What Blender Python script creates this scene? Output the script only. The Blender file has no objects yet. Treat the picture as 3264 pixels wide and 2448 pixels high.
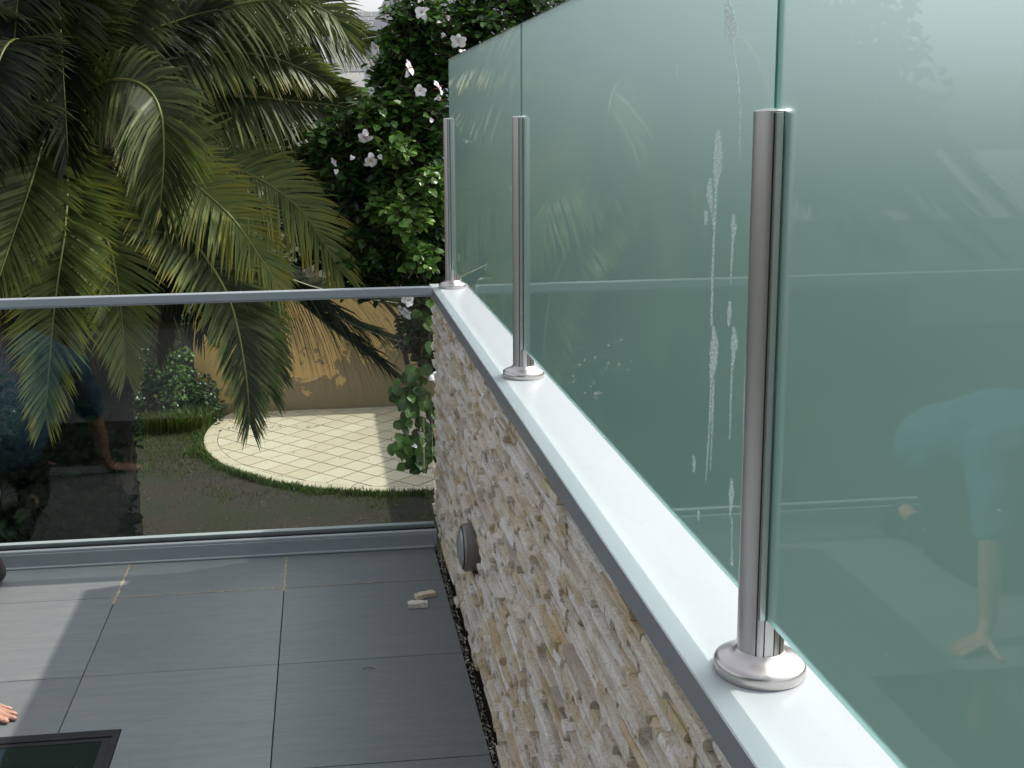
import bpy, bmesh, math, random
from mathutils import Vector, Matrix, noise
R = random.Random(7)
sc = bpy.context.scene
col = sc.collection

# ------------------------------------------------------------------ camera
F_PX, YAW, PITCH, ROLL = 3630.7, 0.10905, 0.17367, -0.013748
CAM = Vector((0.1843, -3.9824, 1.6775))
PPX, PPY = 1632 - 200.77, 1224 - 203.76
fw = Vector((math.sin(YAW) * math.cos(PITCH), math.cos(YAW) * math.cos(PITCH), -math.sin(PITCH)))
rt = Vector((math.cos(YAW), -math.sin(YAW), 0)); up = rt.cross(fw)
c_, s_ = math.cos(ROLL), math.sin(ROLL)
RT = c_ * rt + s_ * up; UP = -s_ * rt + c_ * up
cam_d = bpy.data.cameras.new('camera'); cam = bpy.data.objects.new('camera', cam_d); col.objects.link(cam)
cam.matrix_world = Matrix(((RT.x, UP.x, -fw.x, CAM.x), (RT.y, UP.y, -fw.y, CAM.y), (RT.z, UP.z, -fw.z, CAM.z), (0, 0, 0, 1)))
cam_d.sensor_width = 36; cam_d.lens = F_PX / 3264 * 36
cam_d.shift_x = 200.77 / 3264; cam_d.shift_y = -203.76 / 3264
cam_d.clip_start = 0.05; cam_d.clip_end = 2000
sc.camera = cam

# ------------------------------------------------------------------ sky, sun, exposure
SUN_EL, SUN_AZ = math.radians(52.7), math.radians(75.6)
w = bpy.data.worlds.new('World'); sc.world = w; w.use_nodes = True
nt = w.node_tree; bg = nt.nodes['Background']
sky = nt.nodes.new('ShaderNodeTexSky'); sky.sky_type = 'NISHITA'; sky.sun_disc = False
sky.sun_elevation = SUN_EL; sky.sun_rotation = SUN_AZ; sky.air_density = 1.0; sky.dust_density = 3.0; sky.ozone_density = 1.0
hs = nt.nodes.new('ShaderNodeHueSaturation'); hs.inputs['Saturation'].default_value = .28; nt.links.new(sky.outputs[0], hs.inputs['Color']); nt.links.new(hs.outputs[0], bg.inputs[0]); bg.inputs[1].default_value = 0.15
sd = bpy.data.lights.new('sun', 'SUN'); sd.energy = 2.15; sd.angle = math.radians(0.55); sd.color = (1.0, 0.95, 0.86)
so = bpy.data.objects.new('sun', sd); col.objects.link(so)
SUN = Vector((math.sin(SUN_AZ) * math.cos(SUN_EL), math.cos(SUN_AZ) * math.cos(SUN_EL), math.sin(SUN_EL)))
so.rotation_euler = SUN.to_track_quat('Z', 'Y').to_euler(); so.location = (5, 2, 8)
sc.view_settings.view_transform = 'Standard'; sc.view_settings.look = 'None'
sc.view_settings.exposure = 0.65; sc.view_settings.gamma = 1.0; sc.view_settings.use_curve_mapping = False
sc.render.engine = 'CYCLES'
sc.cycles.use_denoising = True
sc.cycles.max_bounces = 10; sc.cycles.transparent_max_bounces = 16; sc.cycles.transmission_bounces = 8
sc.cycles.glossy_bounces = 5; sc.cycles.diffuse_bounces = 4; sc.cycles.sample_clamp_indirect = 6

# ------------------------------------------------------------------ unprojection helpers (photo pixel -> point of the place)
def ray(px, py):
    return ((px - PPX) / F_PX * RT - (py - PPY) / F_PX * UP + fw)
def atY(px, py, Y):
    v = ray(px, py); return CAM + v * ((Y - CAM.y) / v.y)
def atZ(px, py, Z):
    v = ray(px, py); return CAM + v * ((Z - CAM.z) / v.z)
def atX(px, py, X):
    v = ray(px, py); return CAM + v * ((X - CAM.x) / v.x)
K = 3264 / 2212
def D(x, y, Y): return atY(x * K, y * K, Y)
def dist_px(P):
    d = Vector(P) - CAM; z = d.dot(fw)
    if z < 0.1: return None
    return (PPX + F_PX * d.dot(RT) / z, PPY - F_PX * d.dot(UP) / z, z)

# ------------------------------------------------------------------ mesh helpers
class MB:
    def __init__(s): s.v = []; s.f = []; s.t = []; s.cur = 0.5
    def add(s, vs, fs, tone=None):
        o = len(s.v); s.v += [Vector(a) for a in vs]; s.f += [tuple(i + o for i in f) for f in fs]
        s.t += [s.cur if tone is None else tone] * len(vs)
    def addt(s, vs, fs, ts):
        o = len(s.v); s.v += [Vector(a) for a in vs]; s.f += [tuple(i + o for i in f) for f in fs]; s.t += list(ts)
    def box(s, a, b, tone=None):
        x0, y0, z0 = a; x1, y1, z1 = b
        s.add([(x0,y0,z0),(x1,y0,z0),(x1,y1,z0),(x0,y1,z0),(x0,y0,z1),(x1,y0,z1),(x1,y1,z1),(x0,y1,z1)],
              [(0,3,2,1),(4,5,6,7),(0,1,5,4),(1,2,6,5),(2,3,7,6),(3,0,4,7)], tone)
    def tube(s, pts, rad, n=8, tone=None, caps=True):
        pts = [Vector(p) for p in pts]; rings = []; vs = []
        for i, p in enumerate(pts):
            t = (pts[min(i+1, len(pts)-1)] - pts[max(i-1, 0)]).normalized()
            a = t.cross(Vector((0, 0, 1)) if abs(t.z) < .9 else Vector((1, 0, 0))).normalized(); b = t.cross(a)
            r = rad[i] if isinstance(rad, (list, tuple)) else rad
            for k in range(n):
                q = 2 * math.pi * k / n; vs.append(p + (a * math.cos(q) + b * math.sin(q)) * r)
        fs = []
        for i in range(len(pts) - 1):
            for k in range(n):
                fs.append((i*n+k, i*n+(k+1) % n, (i+1)*n+(k+1) % n, (i+1)*n+k))
        if caps: fs += [tuple(range(n-1, -1, -1)), tuple((len(pts)-1)*n + k for k in range(n))]
        s.add(vs, fs, tone)
    def lathe(s, c, prof, n=48, a0=0, a1=2*math.pi, axis='z'):
        c = Vector(c); full = abs(a1 - a0 - 2*math.pi) < 1e-6; m = n if full else n + 1; vs = []
        for r, h in prof:
            for k in range(m):
                q = a0 + (a1 - a0) * k / n
                if axis == 'z': vs.append(c + Vector((r*math.cos(q), r*math.sin(q), h)))
                else: vs.append(c + Vector((-h, r*math.cos(q), r*math.sin(q))))
        fs = []
        for i in range(len(prof) - 1):
            for k in range(n):
                k2 = (k + 1) % m
                fs.append((i*m+k, i*m+k2, (i+1)*m+k2, (i+1)*m+k))
        s.add(vs, fs)
    def prism(s, poly, z0, z1, tone=None):
        n = len(poly)
        vs = [(x, y, z0) for x, y in poly] + [(x, y, z1) for x, y in poly]
        s.add(vs, [tuple(range(n-1, -1, -1)), tuple(range(n, 2*n))] + [(i, (i+1) % n, n+(i+1) % n, n+i) for i in range(n)], tone)
    def build(s, name, mat, parent=None, smooth=False, kind=None, bevel=0, world=True, fix=False):
        me = bpy.data.meshes.new(name)
        c = Vector((0, 0, 0))
        if world and s.v:
            lo = Vector([min(v[i] for v in s.v) for i in range(3)]); hi = Vector([max(v[i] for v in s.v) for i in range(3)])
            c = Vector(((lo.x+hi.x)/2, (lo.y+hi.y)/2, lo.z))
        me.from_pydata([v - c for v in s.v], [], s.f)
        at = me.attributes.new('tone', 'FLOAT', 'POINT'); at.data.foreach_set('value', s.t)
        if fix:
            bm = bmesh.new(); bm.from_mesh(me); bmesh.ops.recalc_face_normals(bm, faces=bm.faces); bm.to_mesh(me); bm.free()
        me.materials.append(mat)
        if smooth: me.polygons.foreach_set('use_smooth', [True] * len(me.polygons))
        me.update()
        return put(name, me, parent, c, kind, bevel)
def put(name, me, parent=None, c=(0, 0, 0), kind=None, bevel=0):
    o = bpy.data.objects.new(name, me); col.objects.link(o); c = Vector(c)
    if parent is not None:
        o.parent = parent; c = c - wl(parent)
    o.location = c
    if kind: o['kind'] = kind
    if bevel:
        m = o.modifiers.new('bevel', 'BEVEL'); m.width = bevel; m.segments = 2; m.limit_method = 'ANGLE'; m.angle_limit = math.radians(40)
    return o
def wl(o):
    p = Vector(o.location)
    while o.parent is not None: o = o.parent; p += Vector(o.location)
    return p
def thing(name, label, cat, loc=(0, 0, 0), group=None):
    o = bpy.data.objects.new(name, None); col.objects.link(o); o.location = loc; o.empty_display_size = .1
    o['label'] = label; o['category'] = cat
    if group: o['group'] = group
    return o
def tag(o, label, cat, group=None):
    o['label'] = label; o['category'] = cat
    if group: o['group'] = group
    return o
def struct(o): o['kind'] = 'structure'; return o

# ------------------------------------------------------------------ materials
class NT:
    def __init__(s, name):
        s.m = bpy.data.materials.new(name); s.m.use_nodes = True; s.t = s.m.node_tree
        s.b = s.t.nodes['Principled BSDF']; s.out = s.t.nodes['Material Output']
    def n(s, ty, **kw):
        nd = s.t.nodes.new(ty)
        for k, v in kw.items():
            if k.startswith('i_'): nd.inputs[k[2:].replace('_', ' ')].default_value = v
            else: setattr(nd, k, v)
        return nd
    def l(s, a, b): s.t.links.new(a, b)
    def pos(s, scale=(1, 1, 1)):
        g = s.n('ShaderNodeNewGeometry'); m = s.n('ShaderNodeMapping'); m.inputs['Scale'].default_value = scale
        s.l(g.outputs['Position'], m.inputs['Vector']); return m.outputs[0]
    def noise(s, scale, detail=4, rough=.55, vec=None, dist=0):
        nd = s.n('ShaderNodeTexNoise'); nd.inputs['Scale'].default_value = scale; nd.inputs['Detail'].default_value = detail
        nd.inputs['Roughness'].default_value = rough; nd.inputs['Distortion'].default_value = dist
        s.l(vec if vec is not None else s.pos(), nd.inputs['Vector']); return nd.outputs['Fac']
    def ramp(s, fac, stops):
        r = s.n('ShaderNodeValToRGB'); e = r.color_ramp.elements
        while len(e) < len(stops): e.new(.5)
        for i, (p, c) in enumerate(stops):
            e[i].position = p; e[i].color = (*c, 1) if len(c) == 3 else c
        s.l(fac, r.inputs[0]); return r.outputs[0]
    def mix(s, fac, a, b, mode='MIX'):
        m = s.n('ShaderNodeMix', data_type='RGBA', blend_type=mode)
        for i, x in ((0, fac), (6, a), (7, b)):
            if hasattr(x, 'links'): s.l(x, m.inputs[i])
            elif i == 0: m.inputs[0].default_value = x
            else: m.inputs[i].default_value = (*x, 1)
        return m.outputs[2]
    def math(s, op, a, b=0.0):
        m = s.n('ShaderNodeMath', operation=op)
        for i, x in ((0, a), (1, b)):
            if hasattr(x, 'links'): s.l(x, m.inputs[i])
            else: m.inputs[i].default_value = x
        return m.outputs[0]
    def bump(s, h, strength=.3, dist=.01, target=None):
        b = s.n('ShaderNodeBump'); b.inputs['Strength'].default_value = strength; b.inputs['Distance'].default_value = dist
        s.l(h, b.inputs['Height']); s.l(b.outputs[0], (target or s.b).inputs['Normal']); return b.outputs[0]
    def attr(s, nm='tone'):
        a = s.n('ShaderNodeAttribute', attribute_name=nm); return a.outputs['Fac']
    def set(s, c=None, rough=None, metal=None, spec=None):
        if c is not None:
            if hasattr(c, 'links'): s.l(c, s.b.inputs['Base Color'])
            else: s.b.inputs['Base Color'].default_value = (*c, 1)
        for nm, x in (('Roughness', rough), ('Metallic', metal), ('Specular IOR Level', spec)):
            if x is None: continue
            if hasattr(x, 'links'): s.l(x, s.b.inputs[nm])
            else: s.b.inputs[nm].default_value = x
        return s
M = {}
def simple(name, c, rough=.5, metal=0, var=.12, nscale=8, bump=0, bscale=200):
    t = NT(name)
    f = t.noise(nscale, 5)
    c2 = tuple(x * (1 - var) for x in c); c3 = tuple(min(1, x * (1 + var)) for x in c)
    t.set(t.ramp(f, [(.3, c2), (.7, c3)]), rough, metal)
    if bump: t.bump(t.noise(bscale, 3), bump, .002)
    M[name] = t.m; return t
simple('rail_alu', (.36, .40, .42), .42, .25, .05, 3, .05, 900)
t = NT('cap_alu'); f = t.noise(4, 6, .65, t.pos((3, .6, 1))); g = t.noise(140, 3, .6); h = t.noise(30, 5, .7)
c = t.mix(f, (.385, .425, .44), (.46, .50, .515)); c = t.mix(t.ramp(h, [(.60, (0, 0, 0)), (.72, (.3, .3, .3))]), c, (.34, .36, .355)); c = t.mix(t.ramp(g, [(.70, (0, 0, 0)), (.74, (.35, .35, .35))]), c, (.22, .22, .21))
t.set(c, t.math('ADD', t.math('MULTIPLY', h, .15), .24)); t.bump(g, .03, .001); M['cap_alu'] = t.m
simple('fascia_alu', (.30, .31, .33), .4, .3, .04, 4, .04, 1500)
simple('gasket', (.012, .013, .013), .5)
simple('membrane', (.018, .018, .019), .85, 0, .4, 30, .8, 60)
simple('render_wall', (.55, .53, .48), .85, 0, .06, 3, .25, 80)
simple('white_wall', (.62, .62, .66), .85, 0, .05, 2, .2, 60)
simple('dark_frame', (.02, .019, .021), .35)
simple('pole_metal', (.04, .04, .042), .5)
simple('lamp_body', (.27, .25, .235), .45, .5, .1, 20, .1, 400)
simple('shoe', (.02, .016, .02), .6)
simple('trousers', (.022, .026, .03), .85, 0, .2, 30, .5, 500)
simple('hair', (.03, .02, .012), .5, 0, .3, 90, .6, 300)
simple('eye_white', (.7, .7, .68), .2)
simple('nail', (.62, .42, .38), .3)
simple('bark_light', (.10, .08, .06), .9, 0, .3, 20, .6, 60)
simple('mortar', (.13, .115, .095), .95, 0, .25, 40, .6, 150)
simple('grout_sand', (.36, .31, .22), .95, 0, .35, 60, .8, 200)
simple('stamen', (.5, .08, .04), .6)
simple('rock_chip', (.42, .39, .33), .9, 0, .3, 40, .5, 100)
simple('shaft', (.05, .055, .05), .8)
simple('timber', (.10, .09, .08), .85, 0, .35, 12, .4, 60)

t = simple('skin', (.52, .28, .20), .5, 0, .12, 60, .15, 400)
t.b.inputs['Subsurface Weight'].default_value = .15; t.b.inputs['Subsurface Radius'].default_value = (.01, .004, .002)
t = simple('shirt', (.06, .16, .26), .9, 0, .12, 14, .3, 700)

# brushed stainless
t = NT('steel'); v = t.pos((1, 1, .01)); f = t.noise(900, 3, .6, v)
t.set(t.ramp(f, [(.3, (.63, .62, .61)), (.7, (.68, .665, .655))]), t.math('ADD', t.math('MULTIPLY', f, .06), .33), 1.0)
t.b.inputs['Anisotropic'].default_value = .5
t.bump(f, .03, .0005); M['steel'] = t.m
t = NT('steel_spun'); f = t.noise(300, 3, .6, t.pos((.6, .6, 2)))
t.set((.66, .62, .60), t.math('ADD', t.math('MULTIPLY', f, .12), .24), 1.0); t.bump(f, .05, .0006); M['steel_spun'] = t.m
simple('groove', (.02, .018, .018), .5)

# slate porcelain tile, fine streaks along X
t = NT('slate_tile')
f1 = t.noise(3.0, 6, .6, t.pos((1.5, 14, 14))); f2 = t.noise(14, 5, .65, t.pos((1, 9, 9))); f3 = t.noise(1.3, 4, .5); tn = t.attr()
c = t.mix(f2, (.165, .180, .187), (.232, .248, .253)); c = t.mix(t.ramp(f1, [(.38, (0, 0, 0)), (.62, (.75, .75, .75))]), c, (.160, .182, .188))
f9 = t.noise(55, 4, .6, t.pos((.35, 5, 5))); c = t.mix(t.ramp(f9, [(.45, (0, 0, 0)), (.7, (.4, .4, .4))]), c, (.13, .145, .15))
c = t.mix(t.ramp(f3, [(.45, (0, 0, 0)), (.75, (.3, .3, .3))]), c, (.23, .23, .225))
c = t.mix(t.ramp(t.noise(5, 8, .7), [(.66, (0, 0, 0)), (.74, (.25, .25, .25))]), c, (.30, .30, .28))
c = t.mix(1.0, c, t.ramp(tn, [(0, (.86, .87, .88)), (1, (1.12, 1.11, 1.10))]), 'MULTIPLY')
c = t.mix(t.ramp(t.noise(2.2, 6, .7, None, 1.5), [(.5, (0, 0, 0)), (.7, (.35, .35, .35))]), c, (.13, .15, .155))
t.set(c, t.math('ADD', t.math('MULTIPLY', f2, .18), .42)); t.bump(f2, .12, .002); M['slate_tile'] = t.m

# split-face stone: cream / white / grey with rust veins
t = NT('ledge_stone'); tn = t.attr()
vec = t.pos((1, .55, 1.4)); f = t.noise(13, 5, .55, vec, .8); g = t.noise(70, 5, .7); h = t.noise(9, 5, .6, vec, 1.2); vein = t.noise(38, 6, .6, t.pos((1, .6, 1)), 2.2)
c = t.ramp(tn, [(0, (.36, .31, .25)), (.2, (.64, .56, .45)), (.45, (.78, .71, .61)), (.7, (.84, .81, .77)), (.9, (.72, .60, .42)), (1, (.60, .43, .22))])
c = t.mix(t.ramp(f, [(.38, (0, 0, 0)), (.65, (.4, .4, .4))]), c, (.88, .83, .76))
c = t.mix(t.ramp(h, [(.52, (0, 0, 0)), (.64, (.8, .8, .8))]), c, (.55, .43, .24))
c = t.mix(t.ramp(vein, [(.47, (0, 0, 0)), (.5, (.6, .6, .6)), (.53, (0, 0, 0))]), c, (.25, .17, .09))
c = t.mix(t.ramp(g, [(.66, (0, 0, 0)), (.78, (.15, .15, .15))]), c, (.45, .40, .33))
t.set(c, .6); t.bump(t.math('ADD', f, t.math('MULTIPLY', g, .25)), .35, .003); M['ledge_stone'] = t.m

# frosted glass: clear face towards the terrace, etched outer face
def pane_fresnel(t, ior):
    g = t.n('ShaderNodeNewGeometry'); fr = t.n('ShaderNodeFresnel')
    t.l(t.math('ADD', ior, t.math('MULTIPLY', g.outputs['Backfacing'], 1 / ior - ior)), fr.inputs['IOR']); return fr
def frosted(name, body=(.16, .295, .27)):
    t = NT(name); t.t.nodes.remove(t.b)
    fr = pane_fresnel(t, 1.52)
    gl = t.n('ShaderNodeBsdfGlossy'); gl.inputs['Roughness'].default_value = .012; gl.inputs['Color'].default_value = (1, 1, 1, 1)
    tr = t.n('ShaderNodeBsdfTranslucent'); tr.inputs['Color'].default_value = (*body, 1)
    df = t.n('ShaderNodeBsdfDiffuse'); df.inputs['Color'].default_value = (.13, .20, .18, 1)
    rf = t.n('ShaderNodeBsdfRefraction'); rf.inputs['Color'].default_value = (.85, .97, 1.0, 1); rf.inputs['Roughness'].default_value = .66; rf.inputs['IOR'].default_value = 1.22
    m1 = t.n('ShaderNodeMixShader'); m1.inputs[0].default_value = .55; t.l(tr.outputs[0], m1.inputs[1]); t.l(rf.outputs[0], m1.inputs[2])
    m0 = t.n('ShaderNodeMixShader'); m0.inputs[0].default_value = .15; t.l(m1.outputs[0], m0.inputs[1]); t.l(df.outputs[0], m0.inputs[2])
    m2 = t.n('ShaderNodeMixShader'); t.l(fr.outputs[0], m2.inputs[0]); t.l(m0.outputs[0], m2.inputs[1]); t.l(gl.outputs[0], m2.inputs[2])
    t.l(m2.outputs[0], t.out.inputs[0]); M[name] = t.m
frosted('frosted_glass')
def clearish(name, tint, rough=0.0, refl=1.0):
    t = NT(name); t.t.nodes.remove(t.b)
    fr = pane_fresnel(t, 1.5)
    gl = t.n('ShaderNodeBsdfGlossy'); gl.inputs['Roughness'].default_value = rough; gl.inputs['Color'].default_value = (refl, refl, refl, 1)
    tr = t.n('ShaderNodeBsdfTransparent'); tr.inputs['Color'].default_value = (*tint, 1)
    m2 = t.n('ShaderNodeMixShader'); t.l(fr.outputs[0], m2.inputs[0]); t.l(tr.outputs[0], m2.inputs[1]); t.l(gl.outputs[0], m2.inputs[2])
    t.l(m2.outputs[0], t.out.inputs[0]); M[name] = t.m; return t
clearish('clear_glass', (.91, .94, .93), refl=.75)
clearish('glass_back', (.93, .96, .95), refl=.3)
t = NT('glass_edge'); t.set((.10, .36, .30), .15); t.b.inputs['Transmission Weight'].default_value = .35; M['glass_edge'] = t.m
t = NT('skylight_glass'); f = t.noise(26, 6, .7, t.pos((3, 1, 1)), 1.5)
t.set(t.ramp(f, [(.62, (.012, .022, .016)), (.68, (.03, .045, .035)), (.74, (.14, .17, .15))]), .06, 0, .8); M['skylight_glass'] = t.m
t = NT('lens_glass'); t.set((.20, .23, .22), .35); t.b.inputs['Transmission Weight'].default_value = .35; M['lens_glass'] = t.m
# dried drips on the glass
t = NT('lime_drip'); t.t.nodes.remove(t.b)
f = t.noise(330, 5, .75); df = t.n('ShaderNodeBsdfDiffuse'); df.inputs[0].default_value = (.80, .88, .84, 1)
tp = t.n('ShaderNodeBsdfTransparent'); ms = t.n('ShaderNodeMixShader')
t.l(t.ramp(f, [(.36, (.12, .12, .12)), (.55, (.92, .92, .92))]), ms.inputs[0]); t.l(tp.outputs[0], ms.inputs[1]); t.l(df.outputs[0], ms.inputs[2]); t.l(ms.outputs[0], t.out.inputs[0]); M['lime_drip'] = t.m

def leafmat(name, stops, trans=.3, rough=.4, nscale=6):
    t = NT(name); tn = t.attr(); f = t.noise(nscale, 3)
    c = t.ramp(t.math('ADD', tn, t.math('MULTIPLY', t.math('SUBTRACT', f, .5), .3)), stops)
    t.set(c, rough); tr = t.n('ShaderNodeBsdfTranslucent'); t.l(t.mix(1.0, c, (1.3, 1.5, .6), 'MULTIPLY'), tr.inputs[0])
    ms = t.n('ShaderNodeMixShader'); ms.inputs[0].default_value = trans
    t.l(t.b.outputs[0], ms.inputs[1]); t.l(tr.outputs[0], ms.inputs[2]); t.l(ms.outputs[0], t.out.inputs[0]); M[name] = t.m; return t
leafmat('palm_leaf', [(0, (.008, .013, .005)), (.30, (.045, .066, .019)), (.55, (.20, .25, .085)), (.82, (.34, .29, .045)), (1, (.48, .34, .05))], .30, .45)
M['palm_leaf'].node_tree.nodes['Principled BSDF'].inputs['Specular IOR Level'].default_value = .35
leafmat('palm_dead', [(0, (.03, .022, .014)), (1, (.13, .09, .045))], .1, .8)
leafmat('hibiscus_leaf', [(0, (.009, .024, .008)), (.4, (.038, .098, .022)), (.75, (.11, .225, .045)), (1, (.21, .35, .08))], .22, .32)
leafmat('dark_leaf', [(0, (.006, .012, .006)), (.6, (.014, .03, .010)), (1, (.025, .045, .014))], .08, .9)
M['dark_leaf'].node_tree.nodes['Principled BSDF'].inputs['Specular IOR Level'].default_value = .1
leafmat('grass_blade', [(0, (.03, .05, .012)), (.6, (.07, .13, .02)), (1, (.17, .17, .05))], .35, .5)
t = NT('petal'); t.set(t.ramp(t.attr(), [(0, (.72, .58, .60)), (.4, (.80, .78, .79)), (1, (.84, .83, .84))]), .5); t.b.inputs['Transmission Weight'].default_value = 0; M['petal'] = t.m
leafmat('dry_leaf', [(0, (.09, .05, .025)), (1, (.25, .16, .09))], .1, .8)
t = NT('palm_rachis'); tn = t.attr(); t.set(t.ramp(tn, [(0, (.09, .085, .03)), (1, (.20, .24, .06))]), .45); M['palm_rachis'] = t.m
t = NT('palm_bark'); f = t.noise(25, 6, .7, t.pos((1, 1, .3))); t.set(t.ramp(f, [(.3, (.006, .005, .004)), (.7, (.022, .017, .013))]), .9); t.bump(f, .9, .02); M['palm_bark'] = t.m

# soil and thin lawn
t = NT('lawn_soil'); f = t.noise(1.3, 6, .6); g = t.noise(22, 6, .75); h = t.noise(.55, 4, .5)
soil = t.ramp(g, [(.3, (.020, .015, .010)), (.55, (.044, .035, .025)), (.75, (.12, .10, .078))])
grn = t.ramp(g, [(.3, (.012, .018, .006)), (.7, (.045, .055, .02))])
t.set(t.mix(t.ramp(t.math('ADD', t.math('MULTIPLY', f, .6), t.math('MULTIPLY', h, .4)), [(.44, (0, 0, 0)), (.54, (.85, .85, .85))]), soil, grn), .95); t.bump(g, 1.0, .04); M['lawn_soil'] = t.m
# sandstone paver
t = NT('sand_paver'); tn = t.attr(); f = t.noise(3.5, 5, .6); g = t.noise(50, 4, .6)
c = t.ramp(tn, [(0, (.55, .48, .34)), (.5, (.59, .53, .39)), (1, (.62, .57, .43))])
c = t.mix(t.ramp(f, [(.45, (0, 0, 0)), (.75, (.35, .35, .35))]), c, (.42, .35, .22)); c = t.mix(t.math('MULTIPLY', g, .25), c, (.64, .60, .48))
t.set(c, .8); t.bump(g, .2, .003); M['sand_paver'] = t.m
# yellow painted wall with flaking paint
t = NT('flaking_paint'); g0 = t.n('ShaderNodeNewGeometry'); sx = t.n('ShaderNodeSeparateXYZ'); t.l(g0.outputs['Position'], sx.inputs[0])
low = t.math('MULTIPLY', t.math('ADD', sx.outputs['Z'], 2.25), 1.0)   # 0 about 0.8 m above the ground
f = t.noise(2.2, 7, .68, t.pos((1, 1, 1)), .4); g = t.noise(30, 5, .7); h = t.noise(1.2, 4, .5, t.pos((1, 1, .35)))
xr = t.math('MULTIPLY', t.math('ADD', sx.outputs['X'], .5), .10)
k = t.math('ADD', t.math('SUBTRACT', f, t.math('MULTIPLY', low, .30)), t.math('MINIMUM', xr, .12))
mask = t.ramp(k, [(.575, (0, 0, 0)), (.586, (1, 1, 1))])
paint = t.mix(t.ramp(h, [(.3, (0, 0, 0)), (.7, (.7, .7, .7))]), (.76, .52, .22), (.66, .43, .16))
bare = t.mix(g, (.26, .20, .12), (.40, .31, .18))
t.set(t.mix(mask, paint, bare), .85)
hh = t.math('SUBTRACT', t.math('MULTIPLY', g, .15), mask); t.bump(hh, .6, .012); M['flaking_paint'] = t.m
t = NT('shingle'); tn = t.attr(); f = t.noise(15, 5); t.set(t.mix(t.math('MULTIPLY', f, .6), (.17, .18, .19), (.30, .31, .32)), .85); M['shingle'] = t.m

# ------------------------------------------------------------------ SETTING: ground, terrace slab
GZ = -3.05
b = MB()
b.add([(-150, -150, GZ - .012), (150, -150, GZ - .012), (150, 150, GZ - .012), (-150, 150, GZ - .012)], [(0, 1, 2, 3)])
struct(tag_o := b.build('ground', M['lawn_soil']))
# uneven lawn in front
b = MB(); nx, ny = 90, 80
def gz(x, y): return GZ + .035 * noise.noise(Vector((x * .9, y * .9, 0))) + .012 * noise.noise(Vector((x * 5, y * 5, 3)))
PC = (1.42, 13.2); PR = 3.15
vs = []; fs = []
for j in range(ny + 1):
    for i in range(nx + 1):
        x = -8 + 16 * i / nx; y = 2 + 13 * j / ny; z = gz(x, y)
        if math.hypot(x - PC[0], y - PC[1]) < PR + .15: z = GZ - .03
        vs.append((x, y, z))
for j in range(ny):
    for i in range(nx): fs.append((j*(nx+1)+i, j*(nx+1)+i+1, (j+1)*(nx+1)+i+1, (j+1)*(nx+1)+i))
b.add(vs, fs); lawn = struct(b.build('lawn', M['lawn_soil'], smooth=True))

XW = .6154; XC0, XC1 = .6034, .762; CZ = 1.0253; YE = .57
BY = .3217   # base line of the front balustrade
SKX, SKY = -.427, -.933
b = MB()
b.box((-4.3, -5.2, -.32), (.60, .50, -.085)); slab = struct(b.build('terrace_slab', M['render_wall']))
b = MB(); b.box((-4.2, -5.05, -3.2), (.56, .36, -.322)); struct(b.build('lower_storey_wall', M['render_wall']))
b = MB()
b.box((-4.2, SKY, -.084), (.598, BY + .09, -.022)); b.box((SKX, -4.9, -.084), (.598, SKY - .0005, -.022)); b.box((-4.2, -4.9, -.084), (SKX - .0005, -1.81, -.022))
floor = struct(b.build('terrace_floor', M['membrane']))
# tiles, 600 mm, joints 3 mm
cols = [-4.2, -3.6, -3.0, -2.4, -1.8, -1.2, -.6, 0, .583]; rows = [BY - .004, 0, -.6, -1.2, -1.8, -2.4, -3.0, -3.6, -4.2, -4.8]
g_ = .0016
for i in range(len(cols) - 1):
    for j in range(len(rows) - 1):
        x0, x1, y0, y1 = cols[i] + g_, cols[i+1] - g_, rows[j+1] + g_, rows[j] - g_
        if x1 > .57: x1 = cols[i+1]
        dz = R.uniform(-.0006, .0006)
        poly = [(x0, y0), (x1, y0), (x1, y1), (x0, y1)]
        insx = x0 < SKX and x0 > -1.81; insy = y0 < SKY and y0 > -1.81
        if insx and insy:
            if x1 <= SKX and y1 <= SKY: continue
            if x1 > SKX and y1 > SKY: poly = [(SKX + g_, y0), (x1, y0), (x1, y1), (x0, y1), (x0, SKY + g_), (SKX + g_, SKY + g_)]
            elif y1 > SKY: poly = [(x0, SKY + g_), (x1, SKY + g_), (x1, y1), (x0, y1)]
            else: poly = [(SKX + g_, y0), (x1, y0), (x1, y1), (SKX + g_, y1)]
        b = MB(); b.prism(poly, -.0218, dz, R.random()); b.build('tile', M['slate_tile'], floor, bevel=.0012)
# grout lying in the joints (dark in most, pale sand in the first ones)
def joint(p, q, wd, z, mat, nm, rag=False):
    b = MB(); p = Vector(p); q = Vector(q); d = q - p; L = d.length; d.normalize(); s = Vector((-d.y, d.x)); n = max(2, int(L / .012)) if rag else 1
    pts = []
    for k in range(n + 1):
        a = p + d * L * k / n
        w0 = wd * (R.uniform(.25, 1.15) if rag else 1); w1 = wd * (R.uniform(.25, 1.15) if rag else 1)
        pts.append((a + s * w0, a - s * w1))
    vs = [];
    for a, c in pts: vs += [(a.x, a.y, z), (c.x, c.y, z)]
    b.add(vs, [(2*k, 2*k+1, 2*k+3, 2*k+2) for k in range(n)])
    o = b.build(nm, mat, floor); o['kind'] = 'stuff'; return o
joint((-.6, .31), (-.6, -.06), .0060, .0009, M['grout_sand'], 'joint_sand', True)
joint((0, .31), (0, -.03), .0052, .0009, M['grout_sand'], 'joint_sand', True)
joint((-.62, 0), (.02, 0), .0044, .0010, M['grout_sand'], 'joint_sand', True)
joint((.03, 0), (.57, 0), .0028, .0010, M['grout_sand'], 'joint_sand', True)
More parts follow.
